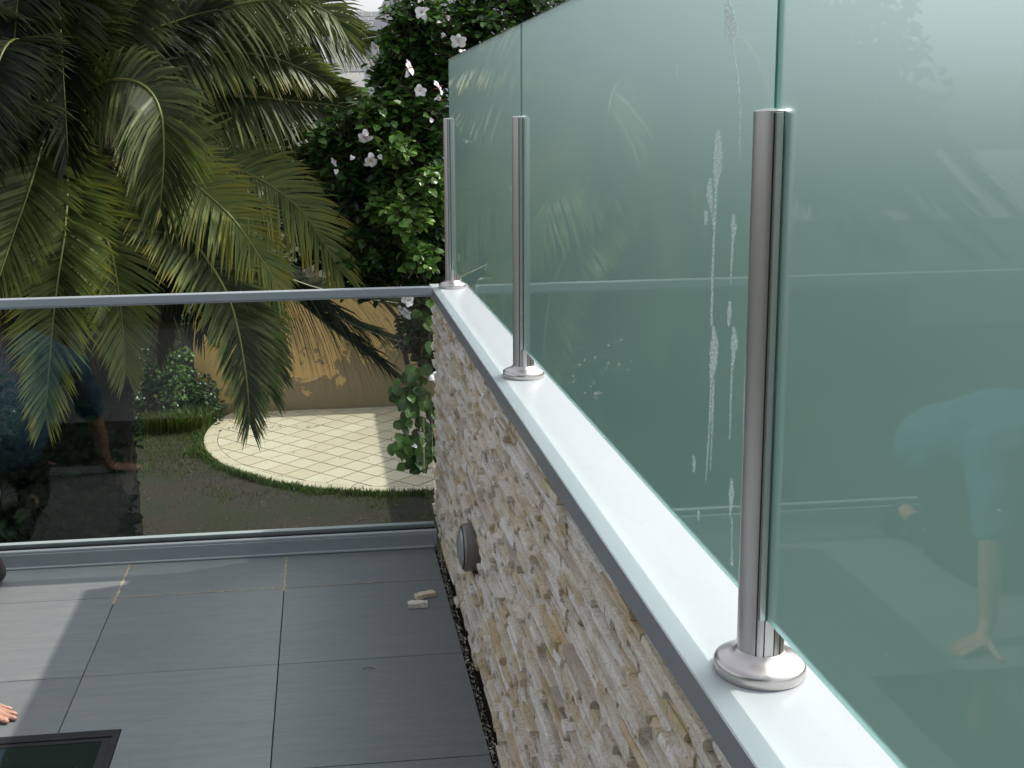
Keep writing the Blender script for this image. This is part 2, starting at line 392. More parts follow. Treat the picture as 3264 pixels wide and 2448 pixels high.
# smear of dried mortar at the crossing
b = MB()
for k in range(40):
    x = R.gauss(-.595, .010); y = R.gauss(-.03, .028); s = R.uniform(.001, .004)
    b.add([(x-s, y-s, .0013), (x+s, y-s*.6, .0013), (x+s*.7, y+s, .0013)], [(0, 1, 2)])
for k in range(60):
    x = R.uniform(-1.2, .55); y = R.uniform(-1.5, .28); s = R.uniform(.0005, .0018)
    b.add([(x-s, y-s, .0013), (x+s, y-s*.6, .0013), (x+s*.7, y+s, .0013)], [(0, 1, 2)])
o = b.build('mortar_crumbs', M['grout_sand'], floor, kind='stuff')
# rubble along the wall gap
b = MB()
for k in range(1500):
    y = R.uniform(-3.2, .30); x = R.uniform(.585, .606); s = R.uniform(.0012, .005) * (1 if R.random() < .93 else 1.9)
    c = Vector((x, y, -.014 + R.uniform(0, .012))); a = [c + Vector((R.uniform(-s, s), R.uniform(-s, s) * 1.4, R.uniform(-s, s) * .8)) for _ in range(5)]
    b.add(a, [(0, 1, 2), (0, 2, 3), (0, 3, 4), (1, 4, 2), (2, 4, 3), (0, 4, 1)])
b.build('gap_rubble', M['rock_chip'], floor, kind='stuff')
# twig
b = MB(); p0 = atZ(1155, 2131, .003); p1 = atZ(1194, 2131, .003); b.tube([p0, (p0 + p1) / 2 + Vector((0, .006, .002)), p1], .0012, 5)
tag(b.build('twig', M['bark_light']), 'short brown twig lying on the grey tiles', 'twig')

# ------------------------------------------------------------------ skylight let into the floor
sk = thing('floor_skylight', 'flush dark glass skylight set into the grey terrace tiles', 'skylight', (-1.1, -1.37, 0))
b = MB(); fx0, fx1, fy0, fy1, fwd = -1.8, SKX - .001, -1.8, SKY - .001, .018
b.box((fx0, fy1 - .034, -.05), (fx1, fy1, .0015)); b.box((fx0, fy0, -.05), (fx1, fy0 + fwd, .0015)); b.box((fx0, fy0 + fwd, -.05), (fx0 + fwd, fy1 - .034, .0015)); b.box((fx1 - fwd, fy0 + fwd, -.05), (fx1, fy1 - .034, .0015))
b.build('frame', M['dark_frame'], sk, bevel=.001)
b = MB(); b.box((fx0 + fwd, fy0 + fwd, -.024), (fx1 - fwd, fy1 - .034, -.004)); b.build('glass_pane', M['skylight_glass'], sk)
b = MB(); b.box((fx0, fy1 - .052, -.0039), (fx1 - fwd, fy1 - .0345, -.0025)); b.box((fx1 - fwd - .024, fy0 + fwd, -.0039), (fx1 - fwd - .0005, fy1 - .0525, -.0025))  # dark strips on the pane, painted as the shading line inside the frame
b.build('edge_shade', M['gasket'], sk)

# ------------------------------------------------------------------ stone-clad parapet
wall = thing('stone_parapet', 'parapet wall clad in cream split-face stone strips under a pale metal capping', 'wall', (XW, -2, 0))
b = MB(); b.box((.632, -4.9, -.3), (.75, YE - .012, .985)); b.build('wall_core', M['mortar'], wall)
# cap: top sheet, and fascia with its shade put into a darker grey
b = MB(); b.box((XC0 + .0015, -4.9, CZ - .006), (XC1, YE, CZ)); b.build('capping', M['cap_alu'], wall, bevel=.0015)
b = MB(); b.box((XC0, -4.9, CZ - .040), (XC0 + .004, YE + .001, CZ - .0008)); b.box((XC0 + .004, YE - .003, CZ - .040), (XC1, YE + .001, CZ - .007)); b.box((XC1 - .001, -4.9, CZ - .040), (XC1 + .002, YE - .003, CZ - .0008))
b.build('fascia', M['fascia_alu'], wall)
# stones
LY, LZ = -.648, .372   # bulkhead lamp centre
stones = []
z = .004; row = 0
while z < .985:
    h = R.choice([.011, .013, .015, .017, .020]);
    if z + h > .988: h = .99 - z
    y = -4.3 + R.uniform(0, .06)
    while y < YE - .012:
        L = R.choice([.05, .08, .11, .15, .20, .26]) * R.uniform(.8, 1.2)
        y1 = min(y + L, YE - .008)
        if YE - .008 - y1 < .02: y1 = YE - .008
        ln = False
        if abs((y + y1) / 2 - LY) < .03 + L / 2 + .03 and abs(z + h / 2 - LZ) < .085: ln = True
        dep = R.choice([0, .001, .002, .003, .004, .005, .006, .008, .012, .018, .020, .024]) * R.uniform(.7, 1.2)
        if not (ln and not (y1 < LY - .055 or y > LY + .055)):
            stones.append((y, y1, z, z + h, dep))
        y = y1
    z += h; row += 1
def stone_mesh(bm_, y0, y1, z0, z1, dep):
    xb = .634; xf = .622 - dep * .8
    gg = .0007; y0 += gg; y1 -= gg; z0 += gg * .7; z1 -= gg * .7
    nu = 3; fr = []; L = y1 - y0; H = z1 - z0
    tilt = R.uniform(-.005, .005); tz = R.uniform(-.003, .003)
    for j in range(3):
        for i in range(nu + 1):
            u = i / nu; v = j / 2
            yy = y0 + L * u; zz = z0 + H * v
            x = xf + tilt * (u - .5) + tz * (v - .5) + R.uniform(-.0012, .0012)
            if i in (0, nu): x += R.uniform(.0, .0012)
            if j != 1: x += R.uniform(.0002, .0018)
            if 0 < i < nu: yy += R.uniform(-.15, .15) * L / nu
            if j == 1: zz += R.uniform(-.2, .2) * H
            if i == 0: yy += R.uniform(0, .0025)
            if i == nu: yy -= R.uniform(0, .0025)
            fr.append((x, yy, zz))
    vs = fr + [(xb, y0, z0), (xb, y1, z0), (xb, y1, z1), (xb, y0, z1)]
    n = nu + 1; fs = []
    for j in range(2):
        for i in range(nu):
            a = j*n+i
            if R.random() < .5: fs += [(a, a+n, a+1), (a+1, a+n, a+n+1)]
            else: fs += [(a, a+n, a+n+1), (a, a+n+1, a+1)]
    B = 3 * n
    fs += [tuple([B, B+1] + list(range(nu, -1, -1))), tuple([B+3] + list(range(2*n, 3*n)) + [B+2]), (B, 0, n, 2*n, B+3), (B+1, B+2, 3*n-1, 2*n-1, n-1)]
    tn = min(1, max(0, R.choice([.12, .28, .42, .5, .58, .66, .74, .86, .97]) + R.uniform(-.07, .07)))
    bm_.add(vs, fs, tn)
def score(s):
    p = dist_px((.61, (s[0]+s[1])/2, (s[2]+s[3])/2))
    if p is None or not (-20 < p[0] < 3284 and -20 < p[1] < 2468): return 0
    a = dist_px((.61, s[0], s[2])); c = dist_px((.61, s[1], s[3])); return abs(c[0]-a[0]) * abs(c[1]-a[1]) + abs(s[3]-s[2]) * .01 * (F_PX / p[2]) ** 2
stones.sort(key=score, reverse=True)
for s in stones[:300]:
    b = MB(); stone_mesh(b, *s); b.build('stone', M['ledge_stone'], wall, fix=True)
b = MB()
for s in stones[300:]: stone_mesh(b, *s)
b.build('far_stones', M['ledge_stone'], wall, kind='stuff', fix=True)

# bulkhead lamp on the wall
lp = thing('wall_light', 'round grey bulkhead lamp fixed low on the stone wall', 'wall light', (.60, LY, LZ))
b = MB(); b.lathe((.632, LY, LZ), [(.0, .0), (.074, .0), (.074, .045), (.070, .051), (.064, .051)], 40, axis='x'); b.build('housing', M['lamp_body'], lp, smooth=False)
b = MB(); b.lathe((.632, LY, LZ), [(.066, .0505), (.060, .055), (.048, .061), (.03, .066), (.012, .068), (.0, .0685)], 40, axis='x'); b.build('lens', M['lens_glass'], lp, smooth=True)
b = MB(); b.lathe((.632, LY, LZ), [(.0665, .050), (.0665, .0535), (.0635, .0545)], 40, axis='x'); b.build('rim', M['gasket'], lp, smooth=True)

# ------------------------------------------------------------------ glass screen posts and panels on the parapet
PX = .6850; PR_ = .0272; PTZ = 1.6824; GB = 1.1022; GT = 1.9089
posts = [(-2.762, 'nearest brushed steel post, its broad base flange in front of the stained glass'),
         (-1.1544, 'middle of the three brushed steel posts holding the frosted glass'),
         (.4543, 'farthest brushed steel post, beside the front handrail')]
def make_post(y, label):
    t = thing('glass_post', label, 'post', (PX, y, CZ), 'steel posts along the parapet')
    # tube with slots facing +Y and -Y for the panes (open slot 14 mm wide)
    b = MB(); half = math.asin(.0068 / PR_); n = 22; zt = PTZ - CZ
    for side in (0, 1):
        a0 = (-math.pi/2 + half) if side == 0 else (math.pi/2 + half); a1 = a0 + math.pi - 2*half
        prof = [(PR_ - .0028, .004), (PR_, .004), (PR_, zt), (PR_ - .0028, zt), (PR_ - .0028, .004)]
        b.lathe((PX, y, CZ), prof, n, a0, a1)
    b.build('tube', M['steel'], t, smooth=True, fix=True)
    for m in [t.children[0]]:
        e = m.modifiers.new('edge', 'EDGE_SPLIT'); e.split_angle = math.radians(35)
    b = MB(); b.lathe((PX, y, CZ + zt + .0002), [(0, .0032), (.014, .0030), (.0225, .0022), (PR_ - .001, .0010), (PR_, 0)], 32); b.build('end_cap', M['steel_spun'], t, smooth=True)
    for sy in (-1, 1):
        for sx in (-1, 1):
            xa, xb = sorted((PX + sx * .0062, PX + sx * .0132)); ya, yb = sorted((y + sy * PR_ * .80, y + sy * (PR_ + .0012)))
            b = MB(); b.box((xa, ya, GB - .001), (xb, yb, PTZ - .001)); b.build('glazing_bar', M['steel'], t, bevel=.0006)
            xa, xb = sorted((PX + sx * .0133, PX + sx * .0152)); b = MB(); b.box((xa, ya, CZ + .03), (xb, sorted((ya, y + sy * (PR_ * .865)))[1] if sy > 0 else yb, PTZ - .002)) if sy > 0 else b.box((xa, y - PR_ * .865, CZ + .03), (xb, y - PR_ * .8, PTZ - .002)); b.build('groove_line', M['groove'], t)
    # solid slot infill at the foot, below the pane
    b = MB(); b.box((PX - .0056, y - PR_ + .0004, CZ + .004), (PX + .0056, y + PR_ - .0004, GB - .002)); b.build('slot_infill', M['steel'], t, bevel=.0006)
    b = MB(); b.box((PX - .0078, y - PR_ * .86, CZ + .01), (PX - .0060, y + PR_ * .86, PTZ - .004)); b.box((PX + .0060, y - PR_ * .86, CZ + .01), (PX + .0078, y + PR_ * .86, PTZ - .004)); b.build('rubber_gasket', M['groove'], t)
    # bead line along the tube
    prof = [(.0525, .0005), (.0535, .003), (.0535, .0125), (.0522, .0155), (.047, .0185), (.038, .0225), (.031, .0260), (.029, .0285), (.0274, .030)]
    b = MB(); b.lathe((PX, y, CZ), prof, 64); b.build('base_flange', M['steel_spun'], t, smooth=True)
    return t
for y, l in posts: make_post(y, l)

def panel(y0, y1, label):
    t = thing('frosted_panel', label, 'glass panel', (PX, (y0 + y1) / 2, GB), 'frosted glass panels along the parapet')
    b = MB(); x0, x1 = PX - .005, PX + .005
    # terrace face carries the frosting, outer face is clear
    b.add([(x0, y0, GB), (x0, y1, GB), (x0, y1, GT), (x0, y0, GT)], [(3, 2, 1, 0)])
    b.build('etched_face', M['frosted_glass'], t)
    b = MB(); b.add([(x1, y0, GB), (x1, y1, GB), (x1, y1, GT), (x1, y0, GT)], [(0, 1, 2, 3)]); b.build('outer_face', M['glass_back'], t)
    b = MB(); q0, q1 = x0, x1
    b.add([(q0, y0, GB), (q1, y0, GB), (q1, y0, GT), (q0, y0, GT), (q0, y1, GB), (q1, y1, GB), (q1, y1, GT), (q0, y1, GT)],
          [(0, 1, 2, 3), (5, 4, 7, 6), (3, 2, 6, 7), (4, 5, 1, 0)])
    b.build('polished_edge', M['glass_edge'], t)
    return t
pf = panel(-1.1544 + .002, .4543 - .012, 'farthest frosted glass panel, between the far and the middle post')
pm = panel(-2.762 + .003, -1.1544 - .003, 'middle frosted glass panel with white dried drips running down it')
pn = panel(-4.37, -2.762 - .003, 'nearest frosted glass panel, mirroring the kneeling person')

# dried drips on the middle panel (photo positions thrown onto the pane)
def streak(pts, w):
    """pts: photo (display) positions, w: half widths in display pixels"""
    b = MB(); L = []; Rr = []
    n = len(pts); dense = []
    for i in range(n - 1):
        m = max(2, int(abs(pts[i+1][1] - pts[i][1]) / 5))
        for k in range(m):
            u = k / m; dense.append((pts[i][0]*(1-u)+pts[i+1][0]*u + R.uniform(-.5, .5), pts[i][1]*(1-u)+pts[i+1][1]*u, max(.7, (w[i]*(1-u)+w[i+1]*u) * R.uniform(.75, 1.2))))
    dense.append((*pts[-1], w[-1]))
    vs = []
    for x, y, ww in dense:
        vs += [atX((x - ww) * K, y * K, PX - .0056), atX((x + ww) * K, y * K, PX - .0056)]
    b.add(vs, [(2*i, 2*i+1, 2*i+3, 2*i+2) for i in range(len(dense) - 1)])
    b.build('lime_streak', M['lime_drip'], pm)
streak([(1574, 2), (1577, 30), (1581, 70), (1580, 94)], [3, 9, 11, 2])
streak([(1568, 10), (1567, 60), (1566, 95)], [3, 2, .5])
streak([(1581, 94), (1590, 150), (1598, 230), (1597, 342)], [1.2, 1.2, 1.2, .6])
streak([(1551, 280), (1551, 320), (1549, 370), (1545, 405)], [3, 9, 8, 3])
streak([(1546, 405), (1542, 500), (1538, 600), (1536, 705)], [2.5, 2, 2, 2])
streak([(1533, 385), (1532, 420), (1536, 455)], [3, 7, 1.5]); streak([(1536, 455), (1543, 500)], [1.5, .6])
streak([(1525, 455), (1524, 485)], [4, 2.5]); streak([(1583, 462), (1585, 495), (1582, 522)], [2, 6, 2])
streak([(1582, 522), (1580, 560), (1578, 612)], [2, 2, .6]); streak([(1576, 650), (1575, 680), (1573, 705)], [2, 5, 1])
streak([(1541, 705), (1543, 740), (1540, 790), (1536, 820)], [2, 8, 8, 3]); streak([(1536, 820), (1533, 900), (1524, 1040)], [2, 1.5, .5]); streak([(1541, 820), (1538, 920), (1534, 1015)], [2, 1.2, .5])
streak([(1584, 705), (1586, 740), (1582, 790)], [2, 7, 2]); streak([(1581, 790), (1578, 870), (1576, 950)], [2, 1.6, .5])
streak([(1497, 983), (1499, 1000), (1498, 1020)], [1, 3, 1]); streak([(1580, 1033), (1580, 1060), (1579, 1085), (1576, 1120)], [1, 6, 4, .6])
streak([(1508, 1103), (1509, 1125)], [3, 1]); streak([(1580, 1120), (1580, 1180), (1581, 1222)], [1, .6, 3]); streak([(1612, 770), (1608, 850), (1605, 935)], [1.5, 1.2, .5])
streak([(1462, 140), (1462, 165)], [.8, .8]); 
# specks on the near pane
b = MB()
for k in range(40):
    x = R.uniform(1700, 2205); y = R.uniform(60, 1500); 
    if y > 1380 + (x - 1700) * .9: continue
    p = atX(x * K, y * K, PX - .0056); s = R.choice([.0002, .0003, .0004, .0006])
    b.add([p + Vector((0, -s*3, 0)), p + Vector((0, 0, -s)), p + Vector((0, s*3, 0)), p + Vector((0, 0, s*1.5))], [(0, 1, 2, 3)])
b.build('water_specks', M['lime_drip'], pn, kind='stuff')

# ------------------------------------------------------------------ front glass balustrade
RY, RZ = .3717, 1.0435
fb = thing('glass_balustrade', 'clear glass balustrade with grey aluminium top rail along the front edge', 'balustrade', (-1.8, RY, 0))
b = MB(); b.box((-4.2, RY - .022, RZ - .030), (.592, RY + .022, RZ)); b.build('top_rail', M['rail_alu'], fb, bevel=.002)
b = MB(); b.box((-4.2, RY - .019, RZ - .036), (.592, RY + .019, RZ - .0305)); b.build('rail_lip', M['fascia_alu'], fb)
for x0, x1 in ((-4.2, -1.702), (-1.698, .552), (.556, .588)):
    b = MB(); b.box((x0, RY - .005, .045), (x1, RY + .005, RZ - .036)); b.build('glass_pane', M['clear_glass'], fb)
b = MB(); b.box((-4.2, BY - .006, .0015), (.585, BY + .010, .0065)); b.build('floor_flashing', M['cap_alu'], fb)
b = MB(); b.box((-4.2, BY + .008, -.02), (.596, BY + .030, .056)); b.build('channel_face', M['rail_alu'], fb, bevel=.0015)
b = MB(); b.box((-4.2, BY + .014, .0565), (.596, BY + .034, .066)); b.build('glazing_bead', M['cap_alu'], fb, bevel=.002)
b = MB(); b.box((-4.2, BY + .0345, .02), (.590, RY - .0055, .071)); b.build('inner_gasket', M['gasket'], fb)
b = MB(); b.box((-4.2, RY + .0055, -.02), (.590, RY + .034, .080)); b.build('rear_bead', M['cap_alu'], fb, bevel=.002)

# ------------------------------------------------------------------ two stone offcuts on the tiles
def offcut(c, L, W, H, rz, label, seed):
    r = random.Random(seed); b = MB(); vs = []; n = 5
    for j, (yy, zz) in enumerate([(-.5, 0), (.5, 0), (.5, 1), (.05, 1.06), (-.5, .96)]):
        for i in range(n + 1):
            u = i / n - .5
            vs.append(Vector((u * L + r.uniform(-.002, .002), yy * W * (1 - .1 * abs(u)) + r.uniform(-.002, .002), max(.0005, zz * H * (1 - .12 * (abs(u) > .4)) + (r.uniform(-.002, .002) if zz else 0)))))
    m = n + 1; fs = []
    for j in range(5):
        j2 = (j + 1) % 5
        for i in range(n): fs.append((j*m+i, j*m+i+1, j2*m+i+1, j2*m+i))
    fs += [tuple(j*m for j in range(5)), tuple(j*m+n for j in range(4, -1, -1))]
    rm = Matrix.Rotation(rz, 3, 'Z'); c = Vector(c)
    b.add([rm @ v + c for v in vs], fs, .5 if seed == 3 else .88); o = b.build('stone_offcut', M['ledge_stone'], fix=True)
    return tag(o, label, 'stone', 'stone offcuts lying on the tiles')
p = atZ(1333, 1942, 0); offcut((p.x, p.y + .02, .0005), .068, .026, .019, .02, 'pinkish block of broken stone lying in front on the grey tiles', 3)
p = atZ(1355, 1912, 0); offcut((p.x + .002, p.y + .025, .0005), .076, .026, .016, .33, 'yellowish tapering stone sliver lying behind the pinkish block', 4)

# ------------------------------------------------------------------ kneeling person (left of the frame: fingertips in view, body in the mirror of the glass)
def capsule(b, p, q, r0, r1, n=14):
    p, q = Vector(p), Vector(q); ax = (q - p); L = ax.length
    ax = ax.normalized() if L > 1e-6 else Vector((0, 0, 1)); s1 = ax.orthogonal().normalized(); s2 = ax.cross(s1); prof = []
    for k in range(6): t = math.pi/2 * k / 5; prof.append((r0 * math.sin(t), -r0 * math.cos(t)))
    for k in range(6): t = math.pi/2 * k / 5; prof.append((r1 * math.cos(t), L + r1 * math.sin(t)))
    vs = [p + ax * prof[0][1]]
    for r, h in prof[1:-1]:
        for k in range(n): a = 2*math.pi*k/n; vs.append(p + ax*h + (s1*math.cos(a) + s2*math.sin(a))*r)
    vs.append(p + ax * prof[-1][1]); m = len(prof) - 2; fs = [(0, 1 + (k+1) % n, 1 + k) for k in range(n)]
    for i in range(m - 1):
        for k in range(n): fs.append((1 + i*n + k, 1 + i*n + (k+1) % n, 1 + (i+1)*n + (k+1) % n, 1 + (i+1)*n + k))
    e = len(vs) - 1; fs += [(e, 1 + (m-1)*n + k, 1 + (m-1)*n + (k+1) % n) for k in range(n)]
    b.add(vs, fs)
def skin_obj(name, nodes, edges, mat, parent, root=0, sub=2, vox=.009, sm=6):
    """one continuous body: union of tapered capsules along the joints, fused and smoothed"""
    b = MB()
    for a, c in edges: capsule(b, nodes[a][:3], nodes[c][:3], nodes[a][3], nodes[c][3])
    o = b.build(name, mat, parent, world=True)
    m = o.modifiers.new('fuse', 'REMESH'); m.mode = 'VOXEL'; m.voxel_size = vox; m.use_smooth_shade = True
    m = o.modifiers.new('smooth', 'SMOOTH'); m.factor = .6; m.iterations = sm
    return o
per = thing('person', 'person in blue t-shirt and black trousers kneeling, one hand flat on the tiles', 'person', (-1.15, -.3, 0))
nd = []; ed = []
def node(x, y, z, r, prev=None, r2=None):
    nd.append((x, y, z, r) if r2 is None else (x, y, z, r, r2))
    if prev is not None: ed.append((prev, len(nd) - 1))
    return len(nd) - 1
PX0 = -1.15
pel = node(PX0, .0, .40, .15); sp1 = node(PX0, -.17, .50, .135, pel); ch = node(PX0, -.36, .58, .145, sp1); uc = node(PX0 + .005, -.53, .625, .12, ch)
nk = node(PX0 + .01, -.66, .64, .055, uc); nk2 = node(PX0 + .01, -.72, .635, .058, nk); hd = node(PX0 + .015, -.80, .615, .088, nk2); hd2 = node(PX0 + .015, -.865, .56, .082, hd); ch_ = node(PX0 + .015, -.83, .495, .045, hd2)
ls = node(PX0 + .17, -.55, .58, .062, uc); lu = node(PX0 + .195, -.63, .46, .048, ls); le = node(-.935, -.70, .33, .040, lu); lf = node(-.915, -.735, .20, .036, le); lw = node(-.905, -.76, .075, .026, lf)
rs = node(PX0 - .16, -.55, .58, .062, uc); ru = node(PX0 - .20, -.64, .46, .048, rs); re = node(PX0 - .23, -.72, .33, .040, ru); rf_ = node(PX0 - .2, -.79, .20, .036, re); rw = node(PX0 - .16, -.86, .075, .026, rf_)
lh = node(PX0 + .04, -.02, .34, .085, pel); lt = node(PX0 + .03, -.19, .21, .080, lh); lk = node(PX0 + .01, -.35, .075, .058, lt); lc = node(PX0 + .05, -.17, .085, .052, lk); la = node(PX0 + .09, .03, .135, .032, lc)
rh = node(PX0 - .11, -.02, .34, .10, pel); rt_ = node(PX0 - .17, -.19, .21, .080, rh); rk = node(PX0 - .20, -.35, .075, .058, rt_); rc = node(PX0 - .15, -.17, .085, .052, rk); ra = node(PX0 - .145, .03, .135, .032, rc)
for a, sx in ((la, 1), (ra, -1)):
    hl = node(nd[a][0], .085, .15, .030, a); bt = node(nd[a][0] + .002 * sx, .155, .06, .030, hl); node(nd[a][0] + .004 * sx, .205, .022, .017, bt)
# hands: palm plus fingers grown from it
def hand(wi, tips, knx, thumb):
    wv = Vector(nd[wi][:3])
    pc = wv.lerp(Vector(knx), .5); p = node(pc.x, pc.y, .030, .021, wi, .021)
    for i, tp in enumerate(tips):
        tp = Vector(tp); k = Vector(knx) + Vector((0, (1.5 - i) * -.021, 0)) * 1; k.z = .024
        k.x += (-.004, .002, .0, -.008)[i]
        rr = (.0088, .0092, .0088, .0078)[i]
        a = node(k.x, k.y, k.z, rr * 1.25, p)
        m1 = k.lerp(tp, .42); b_ = node(m1.x, m1.y, .0225, rr, a); m2 = k.lerp(tp, .74); c2 = node(m2.x, m2.y, .0135, rr * .93, b_); node(tp.x, tp.y, .0085, rr * .78, c2)
    th = Vector(thumb); m = pc.lerp(th, .5); a = node(m.x, m.y, .02, .011, p); b_ = node((m.x + th.x) / 2, (m.y + th.y) / 2, .014, .0098, a); node(th.x, th.y, .0095, .0085, b_)
T_ = [atZ(27, 2302, .006), atZ(53, 2290, .008), atZ(54, 2274, .010), atZ(40, 2256, .012)]
tips_ = [Vector((t.x - .004, t.y, t.z)) for t in T_]
hand(lw, tips_, (-.845, -.80, .024), (-.865, -.90, 0))
hand(rw, [(-1.19, -.955, 0), (-1.21, -.975, 0), (-1.235, -.985, 0), (-1.26, -.975, 0)][::1], (-1.25, -.91, .024), (-1.27, -.93, 0))
body = skin_obj('body', nd, ed, M['skin'], per, vox=.0036, sm=4)
# nails
for i, tp in enumerate(tips_):
    b = MB(); d = (tp - Vector((-.845, -.80, 0))); d.z = 0; d.normalize(); s = Vector((-d.y, d.x, 0)); c = tp - d * .0035; c.z = .0152
    pts = [];
    for u, ww, zz in ((-.0045, .0040, .0008), (.0, .0048, .0), (.0045, .0040, -.0022)):
        pts += [c + d*u - s*ww + Vector((0, 0, zz - .0012)), c + d*u + Vector((0, 0, zz)), c + d*u + s*ww + Vector((0, 0, zz - .0012))]
    b.add(pts, [(0, 1, 4, 3), (1, 2, 5, 4), (3, 4, 7, 6), (4, 5, 8, 7)]); b.build('fingernail', M['nail'], per, smooth=True)
# clothes
E_ = .014
def cl(ids, extra=E_, over={}):
    ns = []; mp = {}
    for i in ids:
        r = nd[i][3] + over.get(i, extra); mp[i] = len(ns); ns.append((*nd[i][:3], r))
    es = [(mp[a], mp[c]) for a, c in ed if a in mp and c in mp]; return ns, es
ns, es = cl([pel, sp1, ch, uc, nk, ls, lu, le, rs, ru, re], E_, {pel: .03, le: .022, re: .022, lu: .022, ru: .022, nk: .012})
# loose hem behind the seat, short collar, sleeves ending above the elbow
ns[0] = (PX0, .0, .415, .168)
ns[4] = (*[ns[3][k] * .75 + ns[4][k] * .25 for k in range(3)], .075)
for k in (7, 10): ns[k] = (ns[k-1][0]*.2+ns[k][0]*.8, ns[k-1][1]*.2+ns[k][1]*.8, ns[k-1][2]*.2+ns[k][2]*.8, .062)
shirt = skin_obj('t_shirt', ns, es, M['shirt'], per, 0, 2)
tx = bpy.data.textures.new('cloth_folds', 'CLOUDS'); tx.noise_scale = .11
dm = shirt.modifiers.new('folds', 'DISPLACE'); dm.texture = tx; dm.strength = .035; dm.texture_coords = 'LOCAL'
ns, es = cl([pel, lh, lt, lk, lc, rh, rt_, rk, rc], .013, {pel: .004})
ns[0] = (PX0 - .02, .0, .36, .13)
base = len(ns); ns += [(nd[la][0], -.03, .118, .052), (nd[ra][0], -.03, .118, .052)]; es += [(4, base), (8, base + 1)]
skin_obj('trousers', ns, es, M['trousers'], per, 0, 2)
for a in (la, ra):
    x = nd[a][0]
    skin_obj('shoe', [(x, .088, .155, .036), (x, .125, .10, .041), (x, .165, .055, .040), (x, .215, .028, .026)], [(0, 1), (1, 2), (2, 3)], M['shoe'], per, 0, 2)
hx, hy, hz = PX0 + .015, -.83, .60
skin_obj('hair', [(hx, -.735, .665, .062), (hx, -.80, .668, .088), (hx, -.865, .645, .085), (hx, -.93, .585, .050)], [(0, 1), (1, 2), (2, 3)], M['hair'], per, 0, 2)
for sx in (-1, 1):
    b = MB(); b.lathe((hx + sx * .032, -.93, .545), [(0, -.011), (.008, -.008), (.011, 0), (.008, .008), (0, .011)], 12); b.build('eye', M['eye_white'], per, smooth=True)
    skin_obj('ear', [(hx + sx * .082, -.81, .59, .008), (hx + sx * .092, -.805, .605, .014), (hx + sx * .09, -.81, .585, .011)], [(0, 1), (1, 2)], M['skin'], per, vox=.004, sm=2)
skin_obj('nose', [(hx, -.935, .555, .010), (hx, -.955, .53, .013), (hx, -.935, .52, .012)], [(0, 1), (1, 2)], M['skin'], per, vox=.004, sm=2)
b = MB(); b.tube([(hx - .022, -.895, .475), (hx, -.905, .472), (hx + .022, -.895, .475)], .005, 6); b.build('mouth', M['nail'], per, smooth=True)

# ------------------------------------------------------------------ PATIO of diamond pavers
patio = thing('patio_base', 'x', 'x'); bpy.data.objects.remove(patio)
b = MB(); poly = [(PC[0] + PR * math.cos(2*math.pi*k/72), PC[1] + PR * math.sin(2*math.pi*k/72)) for k in range(72)]
WY = 14.55
def clip(poly, a, n):   # keep side where (p-a).n <= 0
    out = []
    for i in range(len(poly)):
        p, q = Vector(poly[i]), Vector(poly[(i+1) % len(poly)]); dp = (p - a).dot(n); dq = (q - a).dot(n)
        if dp <= 0: out.append(tuple(p))
        if (dp < 0 < dq) or (dq < 0 < dp): out.append(tuple(p + (q - p) * dp / (dp - dq)))
    return out
pb = clip(poly, Vector((0, WY - .01)), Vector((0, 1)))
b.prism(pb, GZ - .1, GZ + .012); patio = struct(b.build('patio', M['gasket']))
T4 = .355; ca = math.cos(math.pi/4)
inner = 2.93
def circ_clip(poly, r):
    out = poly
    for k in range(64):
        q = 2*math.pi*k/64; n = Vector((math.cos(q), math.sin(q))); out = clip(out, Vector(PC) + n * r, n)
        if len(out) < 3: return []
    return out
N_ = 10
cells = []
for i in range(-N_, N_ + 1):
    for j in range(-N_, N_ + 1):
        u0, v0 = i * T4, j * T4
        sq = []
        for du, dv in ((0, 0), (T4, 0), (T4, T4), (0, T4)):
            g2 = .0095; u = u0 + (g2 if du == 0 else du - g2); v = v0 + (g2 if dv == 0 else dv - g2)
            sq.append((PC[0] - .12 + (u - v) * ca, PC[1] + .08 + (u + v) * ca))
        sq = clip(sq, Vector((0, WY - .015)), Vector((0, 1)))
        if len(sq) < 3: continue
        cells.append(sq)
for sq in cells:
    tn = R.random()
    q = circ_clip(sq, inner)
    if len(q) >= 3:
        b = MB(); b.prism(q, GZ + .0125, GZ + .026 + R.uniform(-.0012, .0012), tn); b.build('paver', M['sand_paver'], patio)
# border ring cut in short pieces
nb = 44
for k in range(nb):
    a0 = 2*math.pi*k/nb + .0022; a1 = 2*math.pi*(k+1)/nb - .0022
    pl = [(PC[0] + r*math.cos(a), PC[1] + r*math.sin(a)) for r, a in ((inner + .012, a0), (PR - .01, a0), (PR - .01, (a0+a1)/2), (PR - .01, a1), (inner + .012, a1), (inner + .012, (a0+a1)/2))]
    pl = clip(pl, Vector((0, WY - .015)), Vector((0, 1)))
    if len(pl) < 3: continue
    b = MB(); b.prism(pl, GZ + .0125, GZ + .026, R.random()); b.build('border_paver', M['sand_paver'], patio)

